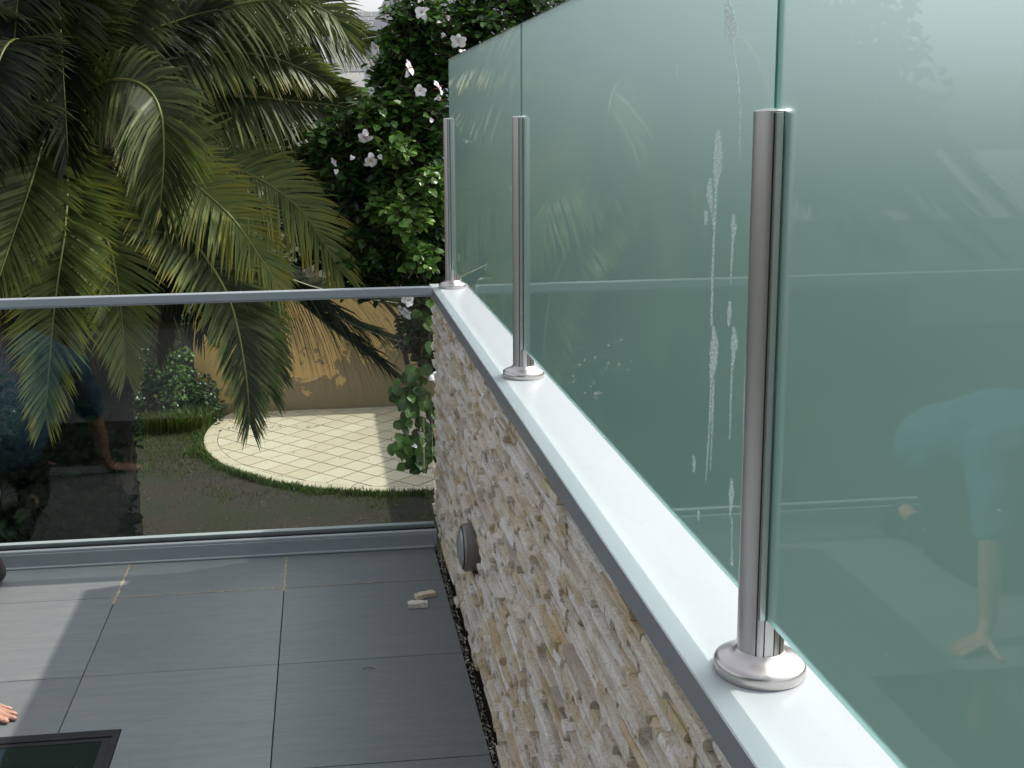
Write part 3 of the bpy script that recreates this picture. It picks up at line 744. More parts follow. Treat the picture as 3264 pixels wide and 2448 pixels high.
# ------------------------------------------------------------------ garden walls and fence
gw = thing('garden_wall', 'yellow rendered garden wall with large patches of flaking paint behind the patio', 'wall', (1, WY, GZ))
b = MB(); b.box((-1.98, WY, GZ - .2), (4.4, WY + .22, -.98)); b.build('wall_face', M['flaking_paint'], gw)
b = MB(); b.box((-2.0, WY - .03, -.978), (4.4, WY + .25, -.93)); b.build('wall_cap', M['render_wall'], gw)
fe = thing('timber_fence', 'weathered dark timber fence left of the yellow wall', 'fence', (-5, WY + .15, GZ))
x = -9.0
while x < -2.05:
    b = MB(); h = -1.25 + R.uniform(-.02, .02); b.box((x, WY + .14 + R.uniform(-.006, .006), GZ - .05), (x + .142, WY + .162, h), R.random()); b.build('board', M['timber'], fe, bevel=.002); x += .149
b = MB(); b.box((-9, WY + .18, -1.6), (-2.02, WY + .23, -1.5)); b.box((-9, WY + .18, -2.7), (-2.02, WY + .23, -2.6)); b.build('fence_rail', M['timber'], fe)

# garden light on a stake
sp = atZ(398, 1550, GZ)
gl_ = thing('garden_light', 'black garden spike light with a pale square head standing on the lawn', 'garden light', (sp.x, sp.y, GZ))
b = MB(); b.tube([(sp.x, sp.y, GZ), (sp.x + .03, sp.y, -2.25)], .018, 8); b.build('pole', M['pole_metal'], gl_, smooth=True)
b = MB(); b.lathe((sp.x + .032, sp.y, -2.25), [(.02, 0), (.055, .02), (.06, .12), (.05, .125), (.0, .125)], 16); b.build('lamp_head', M['pole_metal'], gl_, smooth=False)
b = MB(); b.lathe((sp.x + .032, sp.y, -2.124), [(.052, 0), (.07, .02), (.07, .085), (.05, .1), (0, .1)], 6); b.build('lamp_cap', M['lamp_body'], gl_)
sp2 = atZ(605, 1345, GZ); b = MB(); b.tube([(sp2.x, sp2.y, GZ), (sp2.x, sp2.y, GZ + .28)], .022, 8); tag(b.build('bollard_peg', M['pole_metal']), 'small black peg standing in the grass by the patio edge', 'peg')

# ------------------------------------------------------------------ foliage builders
def leaf_quads(b, c, n, d, L, W, tone, cup=.15):
    n = n.normalized(); d = (d - n * d.dot(n)).normalized(); s = d.cross(n)
    vs = [c, c + d*L*.35 + s*W*.5 + n*W*cup, c + d*L*.75 + s*W*.38 + n*W*cup*.6 - n*L*.05, c + d*L - n*L*.12, c + d*L*.75 - s*W*.38 + n*W*cup*.6 - n*L*.05, c + d*L*.35 - s*W*.5 + n*W*cup, c + d*L*.55]
    b.add(vs, [(0, 1, 6), (1, 2, 6), (2, 3, 6), (3, 4, 6), (4, 5, 6), (5, 0, 6)], tone)
def rv(r): return Vector((r.gauss(0, 1), r.gauss(0, 1), r.gauss(0, 1))).normalized()

# ------------------------------------------------------------------ PALM
PCEN = D(150, 235, 5.4)
palm = thing('palm_tree', 'large date palm with drooping feather fronds filling the view over the handrail', 'palm tree', (PCEN.x, PCEN.y, GZ))
b = MB(); pts = []; rr = []
for k in range(30):
    u = k / 29; pts.append((PCEN.x + .03 * math.sin(u * 5), PCEN.y, GZ - .1 + (PCEN.z - .2 - GZ) * u)); rr.append(.30 + .07 * (1 - u) ** 4 + .12 * max(0, u - .8) * 5 + .012 * (k % 2))
b.tube(pts, rr, 22); b.build('trunk', M['palm_bark'], palm)
b = MB()
for k in range(420):   # old leaf bases
    u = (k / 420) ** .8; z_ = GZ + .2 + (PCEN.z - .15 - GZ) * u; q = k * 2.39996; r0 = .31 + (.14 if u > .8 else 0)
    o_ = Vector((math.cos(q), math.sin(q), 0)); s_2 = Vector((-o_.y, o_.x, 0)); c = Vector((PCEN.x, PCEN.y, z_)) + o_ * (r0 - .03); L = .10 + (.22 * R.random() if u > .82 else 0); W = .05
    d = (o_ + Vector((0, 0, .9 + .4 * R.random()))).normalized()
    b.add([c - s_2*W, c + s_2*W, c + s_2*W*.7 + d*L, c - s_2*W*.7 + d*L, c - s_2*W - Vector((0, 0, .05)) + o_*.02, c + s_2*W - Vector((0, 0, .05)) + o_*.02], [(0, 1, 2, 3), (4, 5, 2, 3), (0, 3, 4), (1, 5, 2)])
b.build('leaf_base', M['palm_bark'], palm, kind='stuff')

def catmull(P, n):
    P = [P[0] * 2 - P[1]] + P + [P[-1] * 2 - P[-2]]; out = []
    segs = len(P) - 3
    for i in range(n + 1):
        t = i / n * segs; k = min(int(t), segs - 1); u = t - k; a, b_, c, d = P[k:k+4]
        out.append(.5 * ((2*b_) + (c - a)*u + (2*a - 5*b_ + 4*c - d)*u*u + (3*b_ - a - 3*c + d)*u**3))
    return out
def frond(P, Ln=.42, face=.6, droop=.35, tone=.45, yellow=.25, mat='palm_leaf', seed=0, start=.12, ang=64, dens=1.0, name='frond', width=.0165):
    r = random.Random(seed * 31 + 5); n = 26; S = catmull([Vector(p) for p in P], n)
    seg = [(S[i+1] - S[i]).length for i in range(n)]; tot = sum(seg)
    root = MB(); root.tube(S, [.015 * (1 - i / n) ** .8 + .003 for i in range(n + 1)], 5, .3 + .5 * r.random() if mat != 'palm_dead' else 0)
    ra_ = root.build(name, M['palm_rachis'] if mat != 'palm_dead' else M['palm_dead'], palm, smooth=True)
    b = MB(); N = int(tot / .0135 * dens); cum = [0]
    for s in seg: cum.append(cum[-1] + s)
    for side in (-1, 1):
        for k in range(N):
            u = start + (1 - start) * (k + r.uniform(.2, .8)) / N; s = u * tot; i = 0
            while i < n - 1 and cum[i+1] < s: i += 1
            f = (s - cum[i]) / max(1e-6, seg[i]); p = S[i].lerp(S[i+1], f); T = (S[min(i+1, n)] - S[max(i-1, 0)]).normalized()
            O = Vector((p.x - PCEN.x, p.y - PCEN.y, 0)); O = (O.normalized() if O.length > .05 else Vector((0, -1, 0))) * .5 + Vector((0, 0, .7)) + Vector((0, -face, 0))
            Sd = T.cross(O).normalized(); Nn = Sd.cross(T).normalized()
            prof = min(1, .45 + u * 2.2) * (1 - (max(0, u - .5) / .5) ** 1.6 * .55)
            L = Ln * prof * r.uniform(.85, 1.1)
            al = math.radians(ang * (1.08 - .74 * u ** 2.2) + r.uniform(-6, 6))
            d = T * math.cos(al) + Sd * side * math.sin(al) + Nn * r.choice([.22, .14, .10, .02]); d.normalize()
            wv = width * prof * .5 + .004; wd = (Nn * .45 + T.cross(d).normalized().cross(d) * .0 + Sd.cross(d).normalized()).normalized()
            wd = d.cross(Nn).normalized() * math.cos(.6) + Nn * math.sin(.6) * side
            dr = droop * r.uniform(.5, 1.3)
            q0 = p; q1 = p + d * L * .4 - Vector((0, 0, L * dr * .08)); q2 = p + d * L * .75 - Vector((0, 0, L * dr * .28)); q3 = p + d * L - Vector((0, 0, L * dr * .55))
            tb = tone + r.uniform(-.12, .12); ty = min(1, tb + yellow * r.uniform(.3, 1.2) * (1.2 if side > 0 else .8))
            b.addt([q0 - wd*wv*.5, q0 + wd*wv*.5, q1 - wd*wv, q1 + wd*wv, q2 - wd*wv*.7, q2 + wd*wv*.7, q3], [(0, 1, 3, 2), (2, 3, 5, 4), (4, 5, 6)], [tb - .05, tb - .05, tb, tb, (tb+ty)/2, (tb+ty)/2, ty])
    b.build('leaflets', M[mat], ra_, kind='stuff')
    return ra_
C = PCEN
def dd(*pts): return [D(*p) for p in pts]
fr = [
 # pts (display px, Y), leaflet len, face, droop, tone, yellow
 ([(130,230,5.2),(96,300,4.7),(66,400,4.4),(28,510,4.2),(-15,640,4.0)], .46, 1.0, .25, .45, .22),
 ([(140,240,5.2),(146,330,4.8),(142,480,4.4),(118,660,4.2),(97,905,4.0)], .44, 1.2, .25, .42, .45),
 ([(160,240,5.2),(190,420,4.7),(240,545,4.5),(262,680,4.4),(273,808,4.3)], .42, 1.2, .3, .52, .12),
 ([(165,215,5.0),(240,175,4.6),(305,182,4.4),(345,235,4.2),(354,330,4.15),(346,448,4.1)], .44, 1.3, .9, .33, .14),
 ([(200,240,5.1),(330,320,4.9),(400,380,4.75),(497,466,4.6),(560,553,4.5),(602,618,4.4)], .46, 1.3, .5, .60, .12),
 ([(210,220,5.2),(380,290,5.0),(473,345,4.9),(582,400,4.8),(660,466,4.7),(735,585,4.6)], .50, 1.5, .55, .52, .30),
 ([(200,260,5.1),(290,380,4.9),(365,458,4.7),(435,543,4.5),(497,650,4.3),(530,800,4.1),(540,915,4.05)], .42, 1.0, .3, .28, .50),
 ([(210,260,5.2),(340,420,4.9),(450,540,4.7),(530,660,4.5),(565,780,4.35),(582,850,4.3)], .42, 1.0, .3, .42, .30),
 ([(200,190,5.3),(330,100,5.2),(430,38,5.1),(540,4,5.0),(650,2,4.9),(720,35,4.8),(748,78,4.8)], .50, 1.4, .6, .42, .06),
 ([(210,200,5.3),(380,95,5.3),(504,56,5.2),(620,56,5.2),(737,81,5.1),(850,118,5.1)], .44, 1.9, .4, .30, .25),
 ([(220,190,5.2),(330,125,5.1),(485,112,5.0),(600,128,4.9),(700,172,4.85)], .40, 2.0, .35, .30, .50),
 ([(220,200,5.3),(350,152,5.2),(480,145,5.2),(620,155,5.2),(760,210,5.2)], .44, 1.9, .4, .26, .40),
 ([(220,230,5.3),(411,213,5.2),(504,207,5.1),(620,217,5.0),(745,232,5.0),(800,262,5.0)], .46, 1.9, .4, .30, .22),
 ([(220,240,5.3),(388,240,5.3),(582,248,5.3),(700,272,5.3),(770,320,5.3)], .46, 1.7, .5, .22, .20),
 ([(220,250,5.3),(420,285,5.2),(560,312,5.15),(660,372,5.1),(742,470,5.05)], .50, 1.6, .3, .24, .60),
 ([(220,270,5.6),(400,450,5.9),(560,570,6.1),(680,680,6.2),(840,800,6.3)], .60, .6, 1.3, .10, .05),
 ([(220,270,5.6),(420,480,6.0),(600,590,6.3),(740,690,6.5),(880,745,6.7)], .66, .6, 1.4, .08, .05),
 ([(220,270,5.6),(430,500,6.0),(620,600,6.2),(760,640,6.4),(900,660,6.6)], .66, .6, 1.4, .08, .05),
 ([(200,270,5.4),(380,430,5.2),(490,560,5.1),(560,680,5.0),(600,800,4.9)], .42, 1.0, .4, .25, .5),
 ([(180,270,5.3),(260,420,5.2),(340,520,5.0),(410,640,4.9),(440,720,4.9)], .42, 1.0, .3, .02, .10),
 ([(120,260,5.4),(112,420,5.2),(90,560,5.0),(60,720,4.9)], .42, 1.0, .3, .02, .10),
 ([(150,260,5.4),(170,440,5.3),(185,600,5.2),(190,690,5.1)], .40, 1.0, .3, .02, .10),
 ([(130,210,5.2),(60,150,4.8),(-20,130,4.4),(-90,180,4.1)], .46, .9, .5, .10, .45),
 ([(130,210,5.2),(40,230,4.8),(-40,300,4.4),(-90,420,4.2)], .46, .9, .4, .10, .30),
 ([(150,190,5.2),(170,60,5.0),(190,-60,4.8),(180,-200,4.6)], .46, .8, .4, .22, .10),
 ([(170,190,5.2),(250,60,5.0),(330,-30,4.8),(420,-70,4.7)], .46, .8, .5, .18, .25),
 ([(170,200,5.2),(280,90,5.0),(400,40,5.0),(470,20,4.9)], .42, .8, .5, .12, .10),
 ([(130,200,5.2),(90,80,4.9),(30,-20,4.6),(-60,-60,4.4)], .46, .8, .5, .22, .10),
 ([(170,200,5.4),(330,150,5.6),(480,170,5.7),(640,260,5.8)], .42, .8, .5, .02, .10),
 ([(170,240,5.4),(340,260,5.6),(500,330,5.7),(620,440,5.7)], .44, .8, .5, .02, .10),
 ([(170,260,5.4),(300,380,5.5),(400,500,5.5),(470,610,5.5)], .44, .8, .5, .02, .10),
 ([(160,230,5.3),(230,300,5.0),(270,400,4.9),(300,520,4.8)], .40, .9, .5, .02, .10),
 ([(210,180,5.3),(400,60,5.2),(560,-40,5.1),(640,-60,5.0),(700,-30,5.0)], .40, .9, .8, .40, .08),
]
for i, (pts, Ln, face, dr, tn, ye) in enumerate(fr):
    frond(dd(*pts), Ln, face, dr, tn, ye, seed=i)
# the rest of the crown: up, back and away, near-black for the shade between fronds
rr_ = random.Random(5)
for i in range(46):
    q = rr_.uniform(0, 2*math.pi); el = rr_.uniform(-.5, 1.25)
    if i < 18: q = rr_.uniform(math.radians(150), math.radians(290)); el = rr_.uniform(-.2, 1.2)
    dh = Vector((math.cos(q), math.sin(q), 0)); L = rr_.uniform(2.2, 2.9)
    p0 = C + dh * .12; p1 = C + dh * L * .28 * math.cos(el) + Vector((0, 0, L * .3 * math.sin(el) + .05)); p2 = C + dh * L * .62 * max(.35, math.cos(el)) + Vector((0, 0, L * .42 * math.sin(el) - .1)); p3 = C + dh * L * max(.45, math.cos(el)) + Vector((0, 0, L * .25 * math.sin(el) - .9))
    sx = dist_px(p3)
    # keep the open sky gap and the view under the rail clear
    if sx and (700 < sx[0] < 2400) : continue
    m2_ = dist_px(p2)
    if m2_ and 560 < m2_[0] < 1250 and m2_[1] < 260: continue
    if sx and sx[2] < 7.6 and 0 < sx[0] < 1400: continue
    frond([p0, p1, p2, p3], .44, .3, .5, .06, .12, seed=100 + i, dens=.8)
for i in range(22):
    q = rr_.uniform(math.radians(95), math.radians(330)); dh = Vector((math.cos(q), math.sin(q), 0)); L = rr_.uniform(2.6, 3.4); e = rr_.uniform(.35, .9)
    if any(m2_ and 520 < m2_[0] < 1300 and -80 < m2_[1] < 330 for m2_ in (dist_px(C + dh * L * .42 * (1.3 - e) * 1.6 + Vector((0, 0, L * .78))), dist_px(C + dh * L * .75 * (1.4 - e) + Vector((0, 0, L * .72))))): continue
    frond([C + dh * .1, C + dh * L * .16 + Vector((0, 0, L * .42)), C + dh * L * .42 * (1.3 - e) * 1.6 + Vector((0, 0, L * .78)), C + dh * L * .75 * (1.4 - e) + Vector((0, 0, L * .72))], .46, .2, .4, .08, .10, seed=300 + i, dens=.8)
# dead inner fronds hanging round the trunk
for i in range(26):
    q = rr_.uniform(0, 2*math.pi); dh = Vector((math.cos(q), math.sin(q), 0)); L = rr_.uniform(1.2, 2.0)
    p0 = C + dh * .25; p1 = C + dh * .6 + Vector((0, 0, -.15)); p2 = C + dh * .75 + Vector((0, 0, -L * .5)); p3 = C + dh * .6 + Vector((0, 0, -L))
    frond([p0, p1, p2, p3], .34, .2, .9, .35, .3, mat='palm_dead', seed=200 + i, dens=.8, name='dead_frond')

# ------------------------------------------------------------------ HIBISCUS
hib = thing('hibiscus_bush', 'tall dark green hibiscus bush covered in white flowers behind the far post', 'bush', (1.6, 5.0, GZ))
b = MB()
base = Vector((1.7, 5.2, GZ)); rh_ = random.Random(11)
limbs = []
for tx_, ty_, tz_ in ((.9, 4.8, 1.0), (1.2, 4.7, 2.4), (2.0, 4.9, 3.0), (1.7, 5.2, 1.6), (2.6, 5.4, 2.4), (.75, 4.7, -.4), (.4, 4.9, .6)):
    e = Vector((tx_, ty_, tz_)); pts = [base]
    for k in range(1, 7):
        u = k / 6; pts.append(base.lerp(e, u) + Vector((rh_.gauss(0, .07), rh_.gauss(0, .07), .3 * math.sin(u * 3.1))))
    b.tube(pts, [.05 * (1 - k / 7.5) for k in range(7)], 7); limbs.append(pts)
b.build('stem', M['bark_light'], hib, smooth=True)
# leaf clusters: (disp x, disp y, Y, radius in display px, number of sprays, tone, raised for lit patches)
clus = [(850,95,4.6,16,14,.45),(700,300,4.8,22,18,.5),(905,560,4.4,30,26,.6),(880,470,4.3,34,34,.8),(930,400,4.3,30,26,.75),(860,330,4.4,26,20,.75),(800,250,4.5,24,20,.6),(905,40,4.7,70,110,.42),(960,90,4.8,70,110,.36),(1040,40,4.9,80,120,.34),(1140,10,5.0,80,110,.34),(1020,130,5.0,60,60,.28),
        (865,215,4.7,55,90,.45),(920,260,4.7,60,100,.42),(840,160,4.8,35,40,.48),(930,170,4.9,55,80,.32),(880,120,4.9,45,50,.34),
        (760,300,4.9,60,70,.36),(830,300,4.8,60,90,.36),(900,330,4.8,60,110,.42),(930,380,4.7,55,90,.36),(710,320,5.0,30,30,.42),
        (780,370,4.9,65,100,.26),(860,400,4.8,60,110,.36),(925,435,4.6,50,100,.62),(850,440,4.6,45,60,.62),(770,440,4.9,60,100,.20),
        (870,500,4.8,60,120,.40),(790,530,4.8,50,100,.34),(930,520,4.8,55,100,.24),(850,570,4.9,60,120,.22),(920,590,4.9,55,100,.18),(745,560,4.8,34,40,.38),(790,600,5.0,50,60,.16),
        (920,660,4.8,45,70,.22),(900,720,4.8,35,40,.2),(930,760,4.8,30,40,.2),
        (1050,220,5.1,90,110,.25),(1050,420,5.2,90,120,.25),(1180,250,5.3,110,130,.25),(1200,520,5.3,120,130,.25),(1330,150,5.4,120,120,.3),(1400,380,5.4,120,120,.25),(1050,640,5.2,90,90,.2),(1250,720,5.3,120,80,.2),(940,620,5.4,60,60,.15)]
b = MB(); tw = MB()
for (x, y, Y, rad, ns_, tn) in clus:
    cc = D(x, y, Y); rm = rad * K / F_PX * (Y + 4.2)
    for k in range(ns_):
        o_ = rv(rh_) * rm * rh_.random() ** .45; o_.y *= 1.0; c = cc + o_
        ax = (rv(rh_) + Vector((-.2, -.5, .5))).normalized(); nl = rh_.randint(5, 8)
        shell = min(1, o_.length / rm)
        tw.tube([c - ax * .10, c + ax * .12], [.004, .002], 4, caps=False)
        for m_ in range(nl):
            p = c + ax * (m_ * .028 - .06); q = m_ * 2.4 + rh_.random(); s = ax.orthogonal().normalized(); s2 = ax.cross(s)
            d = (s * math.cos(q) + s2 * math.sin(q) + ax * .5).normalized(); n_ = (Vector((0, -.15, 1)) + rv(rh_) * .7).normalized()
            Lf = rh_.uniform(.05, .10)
            leaf_quads(b, p + d * .012, n_, d, Lf, Lf * .72, max(0, min(1, tn * (.6 + .5 * shell) + rh_.uniform(-.2, .25))))  # inner leaves darker: shade inside the cluster put into the tone
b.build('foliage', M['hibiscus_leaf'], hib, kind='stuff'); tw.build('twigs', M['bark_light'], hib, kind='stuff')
# hanging branch seen through the front glass: every large leaf its own piece
leaf_meshes = []
for k in range(4):
    lb = MB(); lb.cur = .30 + .16 * k
    n = 9; L = .088; W = .075; vs = []; 
    for i in range(n + 1):
        u = i / n; hw = W * .5 * math.sin(math.pi * min(1, u * .93 + .07)) ** .7 * (1.05 if u < .5 else 1 - .3 * (u - .5)) * (1 + .08 * (-1) ** i)
        zz = -.14 * L * u * u
        vs += [Vector((-hw, u * L, zz + hw * .25)), Vector((0, u * L, zz)), Vector((hw, u * L, zz + hw * .25))]
    lb.add(vs, [f for i in range(n) for f in ((3*i, 3*i+1, 3*i+4, 3*i+3), (3*i+1, 3*i+2, 3*i+5, 3*i+4))])
    me = bpy.data.meshes.new('leaf'); me.from_pydata(lb.v, [], lb.f); at = me.attributes.new('tone', 'FLOAT', 'POINT'); at.data.foreach_set('value', lb.t); me.materials.append(M['hibiscus_leaf']); me.polygons.foreach_set('use_smooth', [True]*len(me.polygons)); leaf_meshes.append(me)
hang = [(915,690,4.7,18,10),(928,740,4.7,16,10),(930,800,4.65,16,10),(935,640,4.7,18,10),(895,800,4.6,14,6),(938,870,4.6,12,10),(860,850,4.6,22,16),(905,840,4.6,24,20),(930,870,4.6,20,14),(890,880,4.6,22,16),(880,910,4.6,20,12),(915,930,4.6,24,22),(885,960,4.6,26,20),(925,970,4.6,20,16),(900,990,4.6,22,14),(935,925,4.6,14,10),(870,945,4.6,16,10),(905,1000,4.6,12,6)]
tb_ = MB(); tb_.tube([D(930, 640, 4.7), D(925, 760, 4.7), D(905, 850, 4.65), D(905, 960, 4.6), D(900, 1000, 4.6)], [.012, .01, .008, .006, .003], 6); tb_.tube([D(925, 780, 4.7), D(880, 740, 4.75), D(850, 790, 4.7)], [.006, .005, .003], 5); tb_.tube([D(905, 850, 4.65), D(870, 840, 4.65), D(855, 860, 4.6)], [.006, .005, .003], 5)
tb_.build('hanging_twig', M['bark_light'], hib, smooth=True)
for x, y, Y, rad, n in hang:
    for k in range(n):
        c = D(x + rh_.gauss(0, rad * .5), y + rh_.gauss(0, rad * .5), Y + rh_.uniform(-.12, .12))
        o = put('leaf', rh_.choice(leaf_meshes), hib, c)
        dirv = (Vector((rh_.gauss(0, .5), -.5 + rh_.gauss(0, .4), -.7))).normalized(); nv = (Vector((rh_.gauss(0, .4), -.8, .6))).normalized()
        nv = (nv - dirv * nv.dot(dirv)).normalized(); xv = dirv.cross(nv)
        o.rotation_euler = Matrix((xv, dirv, nv)).transposed().to_euler(); s = rh_.uniform(.7, 1.15); o.scale = (s, s, s)
# flowers: hub with five petals
def petal_mesh():
    lb = MB(); lb.cur = .7; n = 5; vs = []
    for i in range(n + 1):
        u = i / n; hw = .027 * math.sin(math.pi * min(1, u * .8 + .12)) ** .7; zz = .018 * math.sin(u * 2.2) - .02 * u * u
        vs += [Vector((-hw, u * .062, zz + .004)), Vector((0, u * .062, zz)), Vector((hw, u * .062, zz + .004))]
    me = bpy.data.meshes.new('petal'); me.from_pydata(vs, [], [f for i in range(n) for f in ((3*i, 3*i+1, 3*i+4, 3*i+3), (3*i+1, 3*i+2, 3*i+5, 3*i+4))])
    at = me.attributes.new('tone', 'FLOAT', 'POINT'); at.data.foreach_set('value', [.2 if i < 3 else .8 for i in range(len(vs))]); me.materials.append(M['petal']); me.polygons.foreach_set('use_smooth', [True]*len(me.polygons)); return me
pet = petal_mesh()
sb = MB(); sb.tube([(0, 0, -.02), (0, 0, .01), (.003, 0, .026), (.006, 0, .036)], [.005, .003, .0025, .004], 6); stm = bpy.data.meshes.new('flower'); stm.from_pydata(sb.v, [], sb.f); stm.materials.append(M['stamen'])
flowers = [(912,28,1.0,.9),(965,35,.5,.3),(905,-2,.5,.6),(990,88,1,.85),(962,78,.5,.3),(998,115,.6,.8),(816,102,.95,.6),(880,148,1,.95),(908,197,.85,.6),(945,190,1.05,.9),(952,215,.7,.2),(787,296,.95,.8),(799,345,1.05,.7),
           (758,345,.5,.2),(820,340,.5,.3),(725,348,.6,.5),(668,590,.85,.9),(880,650,1.0,.9),(880,675,.8,.8),(868,665,.7,.5),(940,815,.9,.8),(912,935,.55,.5),(895,965,.4,.4),(725,370,.4,.4),(960,345,.45,.4),(930,262,.5,.2)]
for x, y, s, op in flowers:
    Y = 4.35 if y < 640 else 4.4
    if x == 668: Y = 4.9
    c = D(x, y, Y); o = put('flower', stm, hib, c)
    fd = (Vector((rh_.gauss(0, .8) - .1, -.8, rh_.gauss(.25, .6)))).normalized()
    o.rotation_euler = fd.to_track_quat('Z', 'Y').to_euler(); s *= 1.0; o.scale = (s, s, s)
    for k in range(5):
        pe = put('petal', pet, None, (0, 0, 0)); pe.parent = o; q = 2*math.pi*k/5 + rh_.uniform(-.3, .3)
        pe.scale = (rh_.uniform(.8, 1.1), rh_.uniform(.75, 1.15), 1)
        tilt = (1 - op) * 1.2 + rh_.uniform(-.35, .4)
        pe.rotation_euler = (Matrix.Rotation(q, 3, 'Z') @ Matrix.Rotation(tilt, 3, 'X')).to_euler()

# ------------------------------------------------------------------ background planting: dark trees behind the fence
def crown_tree(label, c, rad, n, trunk, seed, sx=1.0, mat='dark_leaf', tone=.4, name='background_tree', cat='tree', grp='dark trees beyond the fence', lf=(.14, .30)):
    r = random.Random(seed); t = thing(name, label, cat, (c[0], c[1], GZ), grp)
    b = MB(); b.tube([(c[0], c[1], GZ), (c[0] + .1, c[1], (GZ + c[2]) / 2), (c[0], c[1], c[2])], [trunk, trunk * .8, trunk * .4], 8)
    for k in range(6):
        d = rv(r); d.z = abs(d.z); b.tube([(c[0], c[1], c[2] - rad * .4), Vector(c) + Vector((d.x * rad * sx, d.y * rad, d.z * rad)) * .8], [trunk * .35, .02], 6)
    b.build('trunk', M['bark_light'], t, smooth=True)
    b = MB(); cl_ = [(rv(r) * rad * .75, r.uniform(.25, .5) * rad) for _ in range(16)]
    for k in range(n):
        cc, rr2 = r.choice(cl_); v = rv(r) * rr2 * r.random() ** .35; p = cc + v; p = Vector((p.x * sx, p.y, p.z)) + Vector(c)
        if p.z < GZ: continue
        L = r.uniform(*lf); leaf_quads(b, p, (rv(r) + Vector((0, 0, .8))), rv(r), L, L * .55, max(0, min(1, tone + r.uniform(-.3, .3))))
    b.build('crown', M[mat], t, kind='stuff'); return t
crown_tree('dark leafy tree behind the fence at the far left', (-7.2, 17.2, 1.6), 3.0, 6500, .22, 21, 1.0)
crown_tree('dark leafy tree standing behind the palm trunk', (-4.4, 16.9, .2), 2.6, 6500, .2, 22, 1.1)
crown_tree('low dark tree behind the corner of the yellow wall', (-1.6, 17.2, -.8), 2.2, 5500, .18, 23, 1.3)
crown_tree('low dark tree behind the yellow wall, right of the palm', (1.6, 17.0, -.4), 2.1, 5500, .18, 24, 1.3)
# shrubs against the fence
def shrub(label, pts, seed, tone=.6, lf=(.05, .10), mat='hibiscus_leaf'):
    r = random.Random(seed); c0 = Vector(pts[0][:3]); t = thing('garden_shrub', label, 'shrub', (c0.x, c0.y, GZ), 'shrubs growing along the fence')
    b = MB(); st = MB()
    for x, y, z_, rad, n in pts:
        st.tube([(c0.x + r.uniform(-.1, .1), c0.y, GZ), (x, y, z_)], [.012, .005], 5)
        for k in range(n):
            v = rv(r) * rad * r.random() ** .4; L = r.uniform(*lf); leaf_quads(b, Vector((x, y, z_)) + v, rv(r) * .6 + Vector((0, -.5, 1)), rv(r), L, L * .6, max(0, min(1, tone + r.uniform(-.35, .3))))
    st.build('stem', M['bark_light'], t); b.build('foliage', M[mat], t, kind='stuff')
def G(x, y, Y=13.9): p = D(x, y, Y); return p.x, p.y, p.z
shrub('thin climbing plant with small bright leaves in front of the fence', [(*G(350, 810), .28, 260), (*G(375, 800), .3, 200), (*G(365, 870), .3, 240), (*G(345, 850), .3, 200), (*G(340, 915), .3, 240), (*G(390, 850, 14.1), .35, 260), (*G(360, 770), .16, 60), (*G(395, 690), .14, 40), (*G(365, 740), .12, 40), (*G(400, 765), .12, 40), (*G(375, 705), .12, 30), (*G(415, 640), .25, 60), (*G(370, 650), .3, 80)], 31)
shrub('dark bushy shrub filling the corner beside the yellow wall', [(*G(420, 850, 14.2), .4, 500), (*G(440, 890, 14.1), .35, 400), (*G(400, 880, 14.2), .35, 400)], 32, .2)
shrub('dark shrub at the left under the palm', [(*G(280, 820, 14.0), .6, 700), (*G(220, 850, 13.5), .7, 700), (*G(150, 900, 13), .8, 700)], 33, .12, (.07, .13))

shrub('added near-black leaves standing in for deep shade below the palm', [(*G(60, 1000, 8.5), .55, 900), (*G(140, 1080, 8.2), .45, 700), (*G(30, 1130, 7.6), .5, 800), (*G(210, 1010, 9.5), .45, 600), (*G(100, 900, 10.5), .6, 700), (*G(-40, 1020, 8), .7, 800), (*G(230, 930, 11.5), .5, 500), (*G(10, 920, 9), .6, 700), (*G(190, 1110, 8.0), .40, 800), (*G(150, 1000, 8.4), .42, 700), (*G(230, 1040, 9.0), .35, 500), (*G(170, 1160, 7.4), .35, 500), (*G(120, 960, 8.2), .35, 400), (*G(80, 1010, 4.5), .30, 500), (*G(140, 1060, 4.4), .30, 600), (*G(185, 990, 4.5), .25, 400), (*G(200, 1110, 4.3), .28, 500), (*G(100, 1130, 4.2), .30, 600), (*G(160, 930, 4.6), .24, 300), (*G(110, 900, 4.7), .22, 260), (*G(230, 1150, 4.1), .22, 300), (*G(40, 1150, 4.1), .3, 500)], 34, .0, (.05, .12), 'dark_leaf')  # near-black leaf clumps added for the deep shade round the trunk
# ------------------------------------------------------------------ grass, leaf litter
def blades(name, pts, hmin, hmax, n, seed, tone=.55):
    r = random.Random(seed); b = MB()
    for k in range(n):
        x, y = pts(r)
        if math.hypot(x - PC[0], y - PC[1]) < PR - .01 and r.random() < .985: continue
        z_ = gz(x, y) if True else GZ; h = r.uniform(hmin, hmax); a = r.uniform(0, 6.28); l = r.uniform(.2, .8) * h; w2 = .004 + .002 * r.random() + h * .01
        dx, dy = math.cos(a), math.sin(a); tn = max(0, min(1, tone + r.uniform(-.35, .4)))
        b.add([(x - dy*w2, y + dx*w2, z_ - .01), (x + dy*w2, y - dx*w2, z_ - .01), (x + dx*l*.4 + dy*w2*.7, y + dy*l*.4 - dx*w2*.7, z_ + h*.65), (x + dx*l*.4 - dy*w2*.7, y + dy*l*.4 + dx*w2*.7, z_ + h*.65), (x + dx*l, y + dy*l, z_ + h*.95)], [(0, 1, 2, 3), (3, 2, 4)], tn)
    o = b.build(name, M['grass_blade'], kind='stuff'); return o
